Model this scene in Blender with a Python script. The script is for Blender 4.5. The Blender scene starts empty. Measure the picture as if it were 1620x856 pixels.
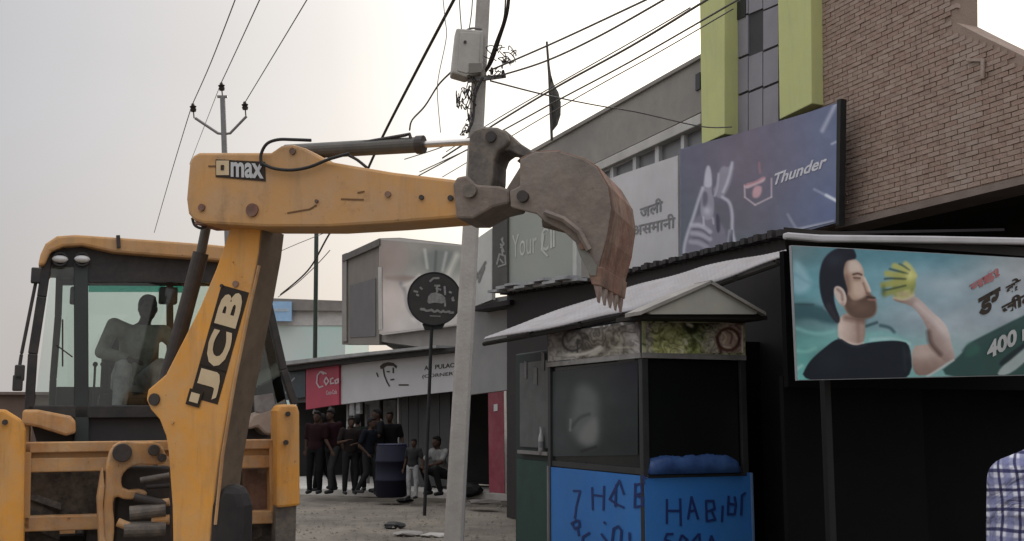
import bpy, bmesh, math, random
from mathutils import Vector, Matrix
from math import sin, cos, pi, radians, sqrt, atan2
random.seed(7)
S = bpy.context.scene
COL = S.collection
V = Vector

# ---------------------------------------------------------------- camera
FPX, W, H = 1700.0, 1620.0, 856.0
PITCH = radians(7.77)
CAMZ = 1.65
cd = bpy.data.cameras.new("camera")
cam = bpy.data.objects.new("camera", cd)
COL.objects.link(cam)
cd.sensor_width = 36
cd.lens = FPX / W * 36
cd.clip_start = 0.05
cd.clip_end = 2000
cam.location = (0, 0, CAMZ)
cam.rotation_euler = (pi / 2 + PITCH, 0, 0)
S.camera = cam

# ---------------------------------------------------------------- sky, sun, exposure
SUN_AZ, SUN_EL = radians(16), radians(19)
SUN_DIR = V((sin(SUN_AZ) * cos(SUN_EL), cos(SUN_AZ) * cos(SUN_EL), sin(SUN_EL)))
w = bpy.data.worlds.new("World")
S.world = w
w.use_nodes = True
nt = w.node_tree
nt.nodes.clear()
N = nt.nodes.new
L = nt.links.new
out = N('ShaderNodeOutputWorld')
bg = N('ShaderNodeBackground')
sky = N('ShaderNodeTexSky')
sky.sky_type = 'NISHITA'
sky.sun_disc = False
sky.sun_elevation = SUN_EL
sky.sun_rotation = SUN_AZ
sky.dust_density = 6
sc_ = N('ShaderNodeVectorMath'); sc_.operation = 'SCALE'; sc_.inputs['Scale'].default_value = 0.05
L(sky.outputs[0], sc_.inputs[0])
tc = N('ShaderNodeTexCoord')
nrm = N('ShaderNodeVectorMath'); nrm.operation = 'NORMALIZE'
L(tc.outputs['Generated'], nrm.inputs[0])
dt = N('ShaderNodeVectorMath'); dt.operation = 'DOT_PRODUCT'
dt.inputs[1].default_value = SUN_DIR
L(nrm.outputs[0], dt.inputs[0])
cr = N('ShaderNodeValToRGB')
el = cr.color_ramp.elements
EXPO = 1.1
EK = 2 ** -EXPO
stops = [(0.0, (.70, .70, .73)), (.45, (.65, .65, .67)), (.74, (.54, .54, .565)), (.80, (.62, .613, .63)),
         (.86, (.71, .692, .685)), (.91, (.82, .795, .775)), (.95, (1.06, 1.05, 1.01)), (1.0, (1.3, 1.27, 1.2))]
stops = [(a, tuple(v * EK for v in c)) for a, c in stops]
el[0].position = stops[0][0]; el[0].color = stops[0][1] + (1,)
el[1].position = 1.0; el[1].color = stops[-1][1] + (1,)
for p_, c_ in stops[1:-1]:
    e_ = el.new(p_); e_.color = c_ + (1,)
L(dt.outputs['Value'], cr.inputs[0])
# warm hazy band low over the horizon, thin cloud streaks
sep = N('ShaderNodeSeparateXYZ'); L(nrm.outputs[0], sep.inputs[0])
mr = N('ShaderNodeMapRange'); mr.inputs[1].default_value = .26; mr.inputs[2].default_value = 0.05
mr.inputs[3].default_value = 0; mr.inputs[4].default_value = .55
L(sep.outputs['Z'], mr.inputs[0])
warm = N('ShaderNodeMix'); warm.data_type = 'RGBA'; warm.blend_type = 'MULTIPLY'
L(mr.outputs[0], warm.inputs[0]); L(cr.outputs[0], warm.inputs[6]); warm.inputs[7].default_value = (1.0, .9, .8, 1)
nz = N('ShaderNodeTexNoise'); nz.inputs['Scale'].default_value = 2.4; nz.inputs['Detail'].default_value = 5
mp = N('ShaderNodeMapping'); mp.inputs['Scale'].default_value = (1, 1, 4)
L(nrm.outputs[0], mp.inputs[0]); L(mp.outputs[0], nz.inputs[0])
cm = N('ShaderNodeMapRange'); cm.inputs[3].default_value = .955; cm.inputs[4].default_value = 1.045
L(nz.outputs['Fac'], cm.inputs[0])
cl = N('ShaderNodeVectorMath'); cl.operation = 'SCALE'
# overcast sky: brighter towards the zenith than along the horizon
zg = N('ShaderNodeMapRange'); zg.interpolation_type = 'SMOOTHSTEP'; zg.inputs[1].default_value = .30; zg.inputs[2].default_value = 1.0
zg.inputs[3].default_value = 1.0; zg.inputs[4].default_value = 3.1
L(sep.outputs['Z'], zg.inputs[0])
zm = N('ShaderNodeMath'); zm.operation = 'MULTIPLY'; L(cm.outputs[0], zm.inputs[0]); L(zg.outputs[0], zm.inputs[1])
L(warm.outputs[2], cl.inputs[0]); L(zm.outputs[0], cl.inputs['Scale'])
mx = N('ShaderNodeMix'); mx.data_type = 'RGBA'; mx.inputs[0].default_value = .9
L(sc_.outputs[0], mx.inputs[6]); L(cl.outputs[0], mx.inputs[7])
L(mx.outputs[2], bg.inputs[0]); bg.inputs[1].default_value = 1.0
L(bg.outputs[0], out.inputs[0])
sd = bpy.data.lights.new("sun", 'SUN')
sd.energy = 0.8; sd.angle = radians(14); sd.color = (1, .93, .82)
so = bpy.data.objects.new("sun", sd); COL.objects.link(so)
so.rotation_euler = SUN_DIR.to_track_quat('Z', 'Y').to_euler()
vs = S.view_settings
S.display_settings.display_device = 'sRGB'
vs.view_transform = 'Standard'; vs.look = 'None'; vs.exposure = EXPO; vs.gamma = 1
S.cycles.max_bounces = 6
S.cycles.transparent_max_bounces = 16

# ---------------------------------------------------------------- pixel <-> place helpers (photograph measured at 1620x856)
def ray(px, py):
    dx, dy = px - W / 2, H / 2 - py
    return V((dx, FPX * cos(PITCH) - dy * sin(PITCH), FPX * sin(PITCH) + dy * cos(PITCH)))
CAMP = V((0, 0, CAMZ))
def P(px, py, Y):
    d = ray(px, py)
    return CAMP + d * (Y / d.y)
class Plane:
    """vertical plane through anchor, horizontal direction d"""
    def __init__(s, anchor, d):
        s.a = V(anchor); s.d = V((d[0], d[1], 0)).normalized()
        n = V((s.d.y, -s.d.x, 0))
        if n.dot(CAMP - s.a) < 0: n = -n
        s.n = n
    def at(s, px, py, off=0.0):
        a = s.a + s.n * off
        r = ray(px, py)
        return CAMP + r * ((a - CAMP).dot(s.n) / r.dot(s.n))
    def quad(s, pts, off=0.0):
        return [s.at(x, y, off) for x, y in pts]
def G(px, py, z=0.0):
    r = ray(px, py)
    return CAMP + r * ((z - CAMZ) / r.z)
U = V((-.394, .919, 0)).normalized()        # along the street, away
R = V((U.y, -U.x, 0))                        # across the street, to the right
Z = V((0, 0, 1))

# ---------------------------------------------------------------- mesh building
WT = {}
def wt(o): return WT.get(o.name, V((0, 0, 0)))
class MB:
    def __init__(s): s.v = []; s.f = []
    def add(s, vs, fs):
        b = len(s.v); s.v += [V(p) for p in vs]; s.f += [tuple(b + i for i in f) for f in fs]
        return s
    def box(s, c, ax, ay, az):
        c = V(c); vs = [c + ax * i + ay * j + az * k for i in (-1, 1) for j in (-1, 1) for k in (-1, 1)]
        return s.add(vs, [(0, 1, 3, 2), (4, 6, 7, 5), (0, 4, 5, 1), (2, 3, 7, 6), (0, 2, 6, 4), (1, 5, 7, 3)])
    def abox(s, x0, x1, y0, y1, z0, z1, o=V((0, 0, 0)), ex=V((1, 0, 0)), ey=V((0, 1, 0))):
        c = o + ex * ((x0 + x1) / 2) + ey * ((y0 + y1) / 2) + Z * ((z0 + z1) / 2)
        return s.box(c, ex * ((x1 - x0) / 2), ey * ((y1 - y0) / 2), Z * ((z1 - z0) / 2))
    def bar(s, p, q, wd, ht, up=Z):
        p = V(p); q = V(q); d = (q - p)
        side = d.cross(up)
        if side.length < 1e-6: side = d.cross(V((1, 0, 0)))
        side.normalize(); u2 = side.cross(d).normalized()
        return s.box((p + q) / 2, side * (wd / 2), d / 2, u2 * (ht / 2))
    def prism(s, poly, vec):
        n = len(poly); poly = [V(p) for p in poly]
        vs = poly + [p + vec for p in poly]
        return s.add(vs, [tuple(range(n)), tuple(range(2 * n - 1, n - 1, -1))] + [(i, i + n, (i + 1) % n + n, (i + 1) % n) for i in range(n)])
    def poly(s, pts): return s.add(pts, [tuple(range(len(pts)))])
    def tube(s, pts, r, n=8, caps=True):
        pts = [V(p) for p in pts]; m = len(pts)
        rs = r if isinstance(r, (list, tuple)) else [r] * m
        t0 = (pts[1] - pts[0]).normalized()
        ref = Z if abs(t0.z) < .9 else V((1, 0, 0))
        a = t0.cross(ref).normalized(); vs = []
        for i, p in enumerate(pts):
            t = (pts[min(i + 1, m - 1)] - pts[max(i - 1, 0)]).normalized()
            a = (a - t * a.dot(t)).normalized(); b = t.cross(a)
            vs += [p + (a * cos(2 * pi * k / n) + b * sin(2 * pi * k / n)) * rs[i] for k in range(n)]
        fs = [(i * n + k, i * n + (k + 1) % n, (i + 1) * n + (k + 1) % n, (i + 1) * n + k) for i in range(m - 1) for k in range(n)]
        if caps: fs += [tuple(range(n - 1, -1, -1)), tuple((m - 1) * n + k for k in range(n))]
        return s.add(vs, fs)
    def cyl(s, p, q, r, r2=None, n=16): return s.tube([p, q], [r, r if r2 is None else r2], n)
    def ball(s, c, rx, ry=None, rz=None, n=12, m=8, ax=None):
        ry = rx if ry is None else ry; rz = rx if rz is None else rz
        ex, ey, ez = ax or (V((1, 0, 0)), V((0, 1, 0)), Z)
        vs = [c + ez * rz]
        for j in range(1, m):
            t = pi * j / m
            vs += [c + ex * (rx * sin(t) * cos(2 * pi * k / n)) + ey * (ry * sin(t) * sin(2 * pi * k / n)) + ez * (rz * cos(t)) for k in range(n)]
        vs.append(c - ez * rz); e = len(vs) - 1
        fs = [(0, 1 + k, 1 + (k + 1) % n) for k in range(n)]
        for j in range(m - 2):
            o = 1 + j * n
            fs += [(o + k, o + n + k, o + n + (k + 1) % n, o + (k + 1) % n) for k in range(n)]
        o = 1 + (m - 2) * n
        fs += [(o + k, e, o + (k + 1) % n) for k in range(n)]
        return s.add(vs, fs)
    def ring(s, c, axis, r, tr, n=24, m=8):
        a = axis.cross(Z if abs(axis.z) < .9 else V((1, 0, 0))).normalized(); b = axis.cross(a).normalized()
        vs = []
        for i in range(n):
            d = a * cos(2 * pi * i / n) + b * sin(2 * pi * i / n)
            vs += [c + d * (r + tr * cos(2 * pi * k / m)) + axis * (tr * sin(2 * pi * k / m)) for k in range(m)]
        return s.add(vs, [(i * m + k, ((i + 1) % n) * m + k, ((i + 1) % n) * m + (k + 1) % m, i * m + (k + 1) % m) for i in range(n) for k in range(m)])
    def mesh(s, name, c):
        me = bpy.data.meshes.new(name)
        me.from_pydata([p - c for p in s.v], [], s.f); me.validate()
        bm = bmesh.new(); bm.from_mesh(me); bmesh.ops.recalc_face_normals(bm, faces=bm.faces); bm.to_mesh(me); bm.free()
        return me
    def build(s, name, m, parent=None, bevel=0, smooth=False, **kw):
        lo = V([min(p[i] for p in s.v) for i in range(3)]); hi = V([max(p[i] for p in s.v) for i in range(3)])
        c = V(((lo.x + hi.x) / 2, (lo.y + hi.y) / 2, lo.z))
        me = s.mesh(name, c)
        return link(name, me, c, m, parent, bevel, smooth, **kw)
def link(name, me, c, m, parent=None, bevel=0, smooth=False, label=None, cat=None, group=None, kind=None):
    o = bpy.data.objects.new(name, me); COL.objects.link(o)
    for mm in (m if isinstance(m, (list, tuple)) else [m]): me.materials.append(mm)
    o.location = c
    WT[o.name] = V(c)
    if parent:
        o.parent = parent; o.matrix_parent_inverse = Matrix.Translation(-wt(parent))
    if bevel:
        b = o.modifiers.new("bevel", 'BEVEL'); b.width = bevel; b.segments = 2; b.limit_method = 'ANGLE'; b.angle_limit = radians(35)
        if not smooth: 
            for p in me.polygons: p.use_smooth = False
    if smooth:
        for p in me.polygons: p.use_smooth = True
    tag(o, label, cat, group, kind)
    return o
def tag(o, label=None, cat=None, group=None, kind=None):
    if label: o['label'] = label
    if cat: o['category'] = cat
    if group: o['group'] = group
    if kind: o['kind'] = kind
    return o
def thing(name, label, cat, loc, group=None):
    o = bpy.data.objects.new(name, None); COL.objects.link(o); o.location = loc; o.empty_display_size = .2
    WT[o.name] = V(loc)
    return tag(o, label, cat, group)
def copy_tree(o, delta, label=None, parent=None):
    c = o.copy(); COL.objects.link(c)
    WT[c.name] = wt(o) + (delta if parent is None else V((0, 0, 0)))
    if parent is None: c.location = o.location + delta
    else: c.parent = parent
    if label: c['label'] = label
    for ch in list(o.children): copy_tree(ch, delta, None, c)
    return c

# ---------------------------------------------------------------- materials
MATS = {}
def mat(name, col, rough=.7, col2=None, scale=3.0, fac=.5, metal=0, bump=0, bscale=40, spec=.3, detail=6, stretch=(1, 1, 1), dust=None, dustamt=0, wear=None, wearamt=.5, streak=None, streakamt=.4):
    """base colour broken up by noise (wear, grime), fine bump, optional dusty layer"""
    if name in MATS: return MATS[name]
    m = bpy.data.materials.new(name); m.use_nodes = True; MATS[name] = m
    nt = m.node_tree; b = nt.nodes['Principled BSDF']; N = nt.nodes.new; L = nt.links.new
    b.inputs['Roughness'].default_value = rough; b.inputs['Metallic'].default_value = metal
    b.inputs['Specular IOR Level'].default_value = spec
    col2 = col2 or tuple(c * .72 for c in col)
    g = N('ShaderNodeNewGeometry'); mp = N('ShaderNodeMapping'); mp.inputs['Scale'].default_value = stretch
    L(g.outputs['Position'], mp.inputs[0])
    n1 = N('ShaderNodeTexNoise'); n1.inputs['Scale'].default_value = scale; n1.inputs['Detail'].default_value = detail; n1.inputs['Roughness'].default_value = .62
    L(mp.outputs[0], n1.inputs[0])
    r = N('ShaderNodeMapRange'); r.inputs[1].default_value = .35; r.inputs[2].default_value = .68; r.inputs[4].default_value = fac * 1.6
    L(n1.outputs['Fac'], r.inputs[0])
    mi = N('ShaderNodeMix'); mi.data_type = 'RGBA'; mi.inputs[6].default_value = (*col, 1); mi.inputs[7].default_value = (*col2, 1)
    L(r.outputs[0], mi.inputs[0])
    cur = mi.outputs[2]
    if dust:
        n2 = N('ShaderNodeTexNoise'); n2.inputs['Scale'].default_value = scale * 2.7; n2.inputs['Detail'].default_value = 8; n2.inputs['Roughness'].default_value = .7
        L(g.outputs['Position'], n2.inputs[0])
        r2 = N('ShaderNodeMapRange'); r2.inputs[1].default_value = .42; r2.inputs[2].default_value = .66; r2.inputs[4].default_value = dustamt
        L(n2.outputs['Fac'], r2.inputs[0])
        m2 = N('ShaderNodeMix'); m2.data_type = 'RGBA'; m2.inputs[7].default_value = (*dust, 1)
        L(r2.outputs[0], m2.inputs[0]); L(cur, m2.inputs[6]); cur = m2.outputs[2]
    def layer(cur, colr, amt, sc, lo, hi, st=(1, 1, 1), det=7, ro=.7):
        mq = N('ShaderNodeMapping'); mq.inputs['Scale'].default_value = st; L(g.outputs['Position'], mq.inputs[0])
        nq = N('ShaderNodeTexNoise'); nq.inputs['Scale'].default_value = sc; nq.inputs['Detail'].default_value = det; nq.inputs['Roughness'].default_value = ro
        L(mq.outputs[0], nq.inputs[0])
        rq = N('ShaderNodeMapRange'); rq.inputs[1].default_value = lo; rq.inputs[2].default_value = hi; rq.inputs[4].default_value = amt; L(nq.outputs['Fac'], rq.inputs[0])
        xq = N('ShaderNodeMix'); xq.data_type = 'RGBA'; xq.inputs[7].default_value = (*colr, 1); L(rq.outputs[0], xq.inputs[0]); L(cur, xq.inputs[6])
        return xq.outputs[2]
    if streak: cur = layer(cur, streak, streakamt, 9, .5, .72, (1, 1, .12))
    if wear: cur = layer(cur, wear, wearamt * .6, 3.2, .60, .74); cur = layer(cur, wear, wearamt, 21, .645, .69)
    L(cur, b.inputs['Base Color'])
    if bump:
        n3 = N('ShaderNodeTexNoise'); n3.inputs['Scale'].default_value = bscale; n3.inputs['Detail'].default_value = 5
        L(g.outputs['Position'], n3.inputs[0])
        bp = N('ShaderNodeBump'); bp.inputs['Strength'].default_value = bump; bp.inputs['Distance'].default_value = .02
        L(n3.outputs['Fac'], bp.inputs['Height']); L(bp.outputs[0], b.inputs['Normal'])
    return m
def glass(name, tint, gloss=.08, alpha_tint=None):
    m = bpy.data.materials.new(name); m.use_nodes = True; MATS[name] = m
    nt = m.node_tree; nt.nodes.clear(); N = nt.nodes.new; L = nt.links.new
    o = N('ShaderNodeOutputMaterial'); t = N('ShaderNodeBsdfTransparent'); t.inputs[0].default_value = (*tint, 1)
    gl = N('ShaderNodeBsdfGlossy'); gl.inputs['Roughness'].default_value = .04
    lw = N('ShaderNodeFresnel'); lw.inputs[0].default_value = 1.5
    # dusty film on the pane
    d = N('ShaderNodeBsdfDiffuse'); d.inputs[0].default_value = (.5, .5, .47, 1)
    g = N('ShaderNodeNewGeometry'); n = N('ShaderNodeTexNoise'); n.inputs['Scale'].default_value = 2.2; n.inputs['Detail'].default_value = 6
    L(g.outputs['Position'], n.inputs[0])
    r = N('ShaderNodeMapRange'); r.inputs[1].default_value = .4; r.inputs[2].default_value = .7; r.inputs[3].default_value = gloss * .4; r.inputs[4].default_value = gloss * 2
    L(n.outputs['Fac'], r.inputs[0])
    a = N('ShaderNodeMixShader'); L(r.outputs[0], a.inputs[0]); L(t.outputs[0], a.inputs[1]); L(d.outputs[0], a.inputs[2])
    b = N('ShaderNodeMixShader'); L(lw.outputs[0], b.inputs[0]); L(a.outputs[0], b.inputs[1]); L(gl.outputs[0], b.inputs[2])
    L(b.outputs[0], o.inputs[0])
    return m
def flat(name, col, rough=.6):
    return mat(name, col, rough, tuple(c * .86 for c in col), 6, .35)
DUST = (.36, .27, .19)
M = dict(
    yellow=mat('machine_yellow', (.70, .32, .055), .5, (.52, .25, .065), 1.6, .45, dust=(.50, .33, .18), dustamt=.5, bump=.12, bscale=14, wear=(.16, .085, .04), wearamt=.75, streak=(.26, .15, .07), streakamt=.5),
    yellow_dusty=mat('machine_yellow_dusty', (.54, .28, .09), .65, (.44, .26, .12), 1.8, .55, dust=(.43, .29, .18), dustamt=.5, bump=.14, bscale=14, wear=(.17, .10, .055), wearamt=.75, streak=(.27, .17, .09), streakamt=.5),
    pale=mat('pale_plate', (.54, .31, .13), .7, (.40, .20, .075), 3.5, .8, dust=DUST, dustamt=.6, bump=.2, bscale=16, wear=(.1, .06, .035), wearamt=.8, streak=(.2, .12, .06), streakamt=.6),
    steel=mat('grimy_steel', (.105, .095, .085), .6, (.07, .06, .055), 4, .6, metal=.0, dust=(.2, .165, .13), dustamt=.7, bump=.3, bscale=22, wear=(.04, .035, .03), wearamt=.6, streak=(.2, .16, .12), streakamt=.5),
    steel_dark=mat('dark_steel', (.03, .028, .028), .55, (.05, .042, .036), 4, .5, dust=(.12, .09, .07), dustamt=.25),
    chrome=mat('ram_rod', (.55, .53, .5), .25, (.4, .38, .36), 6, .4, metal=.9),
    ram=mat('ram_grey', (.09, .085, .075), .5, (.065, .06, .055), 3, .5, dust=(.16, .14, .11), dustamt=.3),
    rust=mat('rusty_steel', (.235, .105, .072), .8, (.11, .068, .052), 2.5, .9, dust=(.25, .18, .13), dustamt=.7, bump=.4, bscale=18, wear=(.09, .05, .04), wearamt=.7, streak=(.31, .2, .14), streakamt=.6),
    bucket=mat('bucket_grey', (.21, .187, .168), .75, (.15, .122, .104), 2.2, .8, dust=(.25, .2, .165), dustamt=.7, bump=.4, bscale=18, wear=(.09, .06, .05), wearamt=.6, streak=(.24, .18, .14), streakamt=.6),
    black=mat('black_paint', (.012, .012, .013), .6, (.02, .019, .018), 5, .5),
    hose=mat('rubber_hose', (.02, .02, .02), .6, (.035, .03, .028), 5, .5),
    tyre=mat('tyre_rubber', (.035, .033, .031), .85, (.07, .06, .05), 5, .6, dust=(.17, .13, .10), dustamt=.6, bump=.2),
    cream=mat('cream_decal', (.58, .46, .29), .6, (.5, .37, .22), 5, .5),
    ink=mat('black_decal', (.02, .013, .008), .6, (.035, .022, .012), 5, .5),
    rubber=mat('seat_vinyl', (.018, .018, .02), .7, (.03, .03, .03), 4, .5),
    lampglass=mat('lamp_glass', (.6, .6, .58), .2, (.45, .45, .45), 8, .5),
    plaster=mat('grey_plaster', (.27, .255, .23), .9, (.215, .2, .185), .9, .6, bump=.2, bscale=30, dust=(.19, .175, .16), dustamt=.4),
    ledge=mat('pale_ledge', (.46, .45, .42), .85, (.36, .35, .32), 2, .6),
    winframe=mat('white_window_frame', (.5, .5, .5), .6, (.42, .42, .42), 3, .5),
    winglass=mat('dull_window_pane', (.13, .13, .14), .35, (.19, .19, .19), 1.5, .6, spec=.5),
    yellowgreen=mat('yellow_green_paint', (.52, .545, .225), .8, (.45, .475, .21), 1.2, .5, bump=.1, dust=(.47, .48, .26), dustamt=.3, streak=(.36, .37, .22), streakamt=.4),
    cladding=mat('grey_cladding', (.25, .24, .265), .6, (.2, .195, .215), 2, .5),
    seam=mat('cladding_seam', (.055, .055, .06), .7),
    darkwin=mat('dark_opening', (.03, .03, .035), .4),
    brick=mat('brick_brown', (.345, .25, .2), .95, (.25, .18, .148), 5, .7, bump=.4, bscale=60, dust=(.36, .28, .225), dustamt=.7, streak=(.2, .15, .12), streakamt=.45),
    brick2=mat('brick_red_brown', (.315, .215, .168), .95, (.24, .167, .133), 6, .7, bump=.4, bscale=60, dust=(.36, .28, .225), dustamt=.7, streak=(.2, .15, .12), streakamt=.45),
    brick3=mat('brick_pale', (.375, .29, .24), .95, (.3, .222, .183), 6, .7, bump=.4, bscale=60, dust=(.36, .28, .225), dustamt=.7, streak=(.2, .15, .12), streakamt=.45),
    mortar=mat('mortar', (.29, .222, .178), .95, (.235, .175, .14), 4, .6, bump=.3),
    pale_mortar=mat('mortar_smear', (.36, .29, .245), .95, (.3, .23, .19), 5, .8, bump=.3),
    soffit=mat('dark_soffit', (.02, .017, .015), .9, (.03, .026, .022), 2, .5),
    tin=mat('galvanised_tin', (.32, .31, .32), .7, (.255, .245, .25), 2.2, .7, dust=(.27, .24, .22), dustamt=.5, streak=(.2, .17, .15), streakamt=.4),
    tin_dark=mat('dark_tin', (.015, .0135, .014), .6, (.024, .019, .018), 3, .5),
    void=mat('unlit_black', (.0035, .0035, .0045), .9, (.005, .005, .005), 2, .5, spec=.1),  # near black that puts the unlit stall and kiosk insides into the colour
    green_dark=mat('dark_green_paint', (.006, .018, .015), .6, (.01, .02, .017), 3, .6, dust=(.03, .035, .032), dustamt=.2),
    concrete=mat('pole_concrete', (.40, .38, .35), .9, (.33, .31, .285), 4, .6, bump=.25, bscale=35, dust=(.3, .28, .25), dustamt=.35),
    box=mat('meter_box_paint', (.40, .39, .36), .6, (.33, .32, .30), 4, .6, dust=(.28, .25, .2), dustamt=.3),
    cable=mat('cable_black', (.045, .042, .04), .7),
    cable_thin=mat('cable_grey', (.12, .115, .11), .7),
    galv=mat('galvanised_pole', (.2, .195, .19), .5, (.15, .145, .14), 4, .5, metal=.2),
    insul=mat('brown_insulator', (.03, .025, .023), .3),
    darkgreenpole=mat('dark_green_pole', (.04, .055, .045), .6),
    blue=mat('blue_board_paint', (.032, .17, .48), .6, (.025, .14, .42), 1.6, .6, bump=.05, dust=(.045, .17, .38), dustamt=.35),
    navy=mat('navy_marker', (.012, .03, .14), .6),
    tarp=mat('blue_tarp', (.04, .095, .24), .45, (.02, .045, .14), 5, .6, bump=.4, bscale=9),
    ground=None,
)

# ================================================================ SETTING
gm = mat('dusty_ground', (.175, .152, .122), .95, (.105, .09, .074), .45, .9, bump=.6, bscale=6, detail=9, dust=(.235, .21, .17), dustamt=.6, wear=(.07, .06, .05), wearamt=.5, streak=(.09, .08, .07), streakamt=.3)
mb = MB()
random.seed(3)
NX, NY = 60, 60
gx = [-500, -120, -40] + [-20 + 40 * i / 54 for i in range(55)] + [60, 200, 500]
gy = [-60, -10] + [40 * i / 54 for i in range(55)] + [80, 200, 500, 900]
for y in gy:
    for x in gx:
        k = 1 if (-20 < x < 20 and 3 < y < 40) else 0
        mb.v.append(V((x, y, k * (random.uniform(-.014, .014) + .02 * sin(x * 1.7 + y) * sin(y * .9)) - .02)))
nx = len(gx)
for j in range(len(gy) - 1):
    for i in range(nx - 1):
        mb.f.append((j * nx + i, j * nx + i + 1, (j + 1) * nx + i + 1, (j + 1) * nx + i))
mb.build('ground', gm, smooth=True, kind='structure')

# far shop row: its own facade line
FB = Plane(P(640, 428, 24), (-.595, .804))
cm_ = mat('pavement_concrete', (.60, .58, .54), .9, (.46, .44, .40), 1.3, .6, bump=.3, bscale=12, dust=(.3, .27, .23), dustamt=.5)
fe = FB.d if FB.d.x > 0 else -FB.d         # to the right along the far facade
fn = FB.n
B0 = V((FB.a.x, FB.a.y, 0))
def FBp(s, o, z): return B0 + fe * s + fn * o + Z * z
# raised pavement before the far shops, front edge roughly square to the lens
mb = MB()
e = [G(455, 781), G(560, 784), G(680, 787), G(830, 792)]
bk = [FBp(10, -1.5, 0), FBp(-9, -1.5, 0)]
poly = [V((p.x, p.y, -.03)) for p in e + bk]
mb.prism(poly, Z * .16)
mb.build('pavement', cm_, bevel=.02, kind='structure')

# ---------------------------------------------------------------- main commercial building (upper storeys seen above the stalls)
FA = Plane(P(1325, 428, 15), U)
A0 = V((FA.a.x, FA.a.y, 0))
an = FA.n                                    # towards the street
def on(pl, pts, off=0): return [pl.at(x, y, off) for x, y in pts]
bld = thing('commercial_building', 'grey plastered commercial building with white framed windows and two yellow green pillars', 'building', FA.at(1110, 660))
mb = MB()   # upper wall above the ledge
top = [(826, 249), (960, 171), (1040, 126), (1107, 87), (1300, -25), (1300, 62), (1107, 178), (940, 259), (826, 310)]
mb.prism(on(FA, top), -an * .3)
mb.build('upper_wall', M['plaster'], bld)
mb = MB()
mb.prism(on(FA, [(935, 262), (1108, 179), (1108, 196), (938, 274)], .12), -an * .25); mb.build('ledge', M['ledge'], bld, bevel=.015)
mb = MB(); mb.prism(on(FA, [(824, 246), (1108, 85), (1108, 92), (824, 252)], .05), -an * .4); mb.build('coping', M['plaster'], bld, bevel=.01)
# windows strip, four bays
mu = [(950, 965), (970, 1001), (1006, 1036), (1042, 1077), (1082, 1112)]
def lt(x): return 277 - (x - 938) * .477     # below the ledge
def lb(x): return lt(x) + 62 + (x - 938) * .16
for i, (a, b) in enumerate(mu):
    f = MB()
    for q in ([(a - 4, lt(a - 4)), (a, lt(a)), (a, lb(a)), (a - 4, lb(a - 4))], [(b, lt(b)), (b + 2, lt(b + 2)), (b + 2, lb(b + 2)), (b, lb(b))]):
        f.prism(on(FA, q, .02), -an * .12)
    f.prism(on(FA, [(a, lt(a)), (b, lt(b)), (b, lt(b) + 4), (a, lt(a) + 4)], .0), -an * .1)
    f.prism(on(FA, [(a, lb(a) - 4), (b, lb(b) - 4), (b, lb(b)), (a, lb(a))], .0), -an * .1)
    fo = f.build('window', M['winframe'], bld)
    g = MB(); g.prism(on(FA, [(a, lt(a) + 4), (b, lt(b) + 4), (b, lb(b) - 4), (a, lb(a) - 4)], -.06), -an * .02); g.build('pane', M['winglass'], fo)
mb = MB()
mb.prism(on(FA, [(826, 312), (935, 262), (945, 274), (945, 338), (1112, 275), (1112, 440), (826, 500)], -.02), -an * .25); mb.build('lower_wall', M['plaster'], bld)
mb = MB(); mb.prism(on(FA, [(1235, 24), (826, 252), (826, 480), (1235, 380)], -.35), -an * 2); mb.build('building_core', M['plaster'], bld)
mb = MB(); mb.prism(on(FA, [(1100, 118), (1107, 114), (1107, 140), (1100, 144)], .03), -an * .1); mb.build('vent_hole', M['darkwin'], bld)
# pillars
for pts in ([(1106, -60), (1146, -82), (1146, 212), (1110, 229)], [(1229, -110), (1281, -140), (1284, 164), (1233, 189)]):
    mb = MB(); mb.prism(on(FA, pts, .32), -an * .5); mb.build('pillar', M['yellowgreen'], bld, bevel=.012)
# panelled bay between the pillars: individual sheets with recessed seams and two dark openings
mb = MB(); mb.prism(on(FA, [(1150, -40), (1235, -80), (1235, 200), (1150, 240)], .03), -an * .1); mb.build('bay_backing', M['seam'], bld)
cols = [(1163, 1183), (1184.5, 1206), (1207.5, 1231)]
def sk(x, y): return y - (x - 1163) * .42
rows = [[-60, 30], [32, 94], [97, 152], [155, 240]]
for ci, (a, b) in enumerate(cols):
    for ri, (t, bt) in enumerate(rows):
        dy = [0, 2, 5][ci]
        if ri == 1 and ci == 1:
            q0 = [(a, sk(a, 24)), (b, sk(b, 24)), (b, sk(b, 96)), (a, sk(a, 96))]
            mb = MB(); mb.prism(on(FA, q0, .02), -an * .04); mb.build('opening', M['darkwin'], bld); continue
        if ri == 0 and ci == 0:
            mb = MB(); mb.prism(on(FA, [(a + 2, 4), (b - 4, -4), (b - 4, 26), (a + 2, 32)], .075), -an * .03); mb.build('opening', M['darkwin'], bld)
        t2 = t + dy if ri else t
        if ri == 2 and ci == 1: t2 = 99
        q = [(a, sk(a, t2)), (b, sk(b, t2)), (b, sk(b, bt + dy - 1)), (a, sk(a, bt + dy - 1))]
        mb = MB(); mb.prism(on(FA, q, .06), -an * .05); mb.build('cladding_panel', M['cladding'], bld)

# ---------------------------------------------------------------- brick building at the right
brb = thing('brick_building', 'unplastered brown brick wall of upper storey overhanging the dark stall at right', 'building', FA.at(1450, 660))
OFFB = .12
tallp = [(1283, -160), (1512, -160), (1513, 36), (1560, 60), (1700, 128), (1700, 262), (1560, 297), (1440, 327), (1322, 357), (1283, 366)]
mb = MB(); mb.prism(on(FA, tallp, OFFB - .02), -an * .35); mb.build('mortar_wall', M['mortar'], brb)
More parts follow.
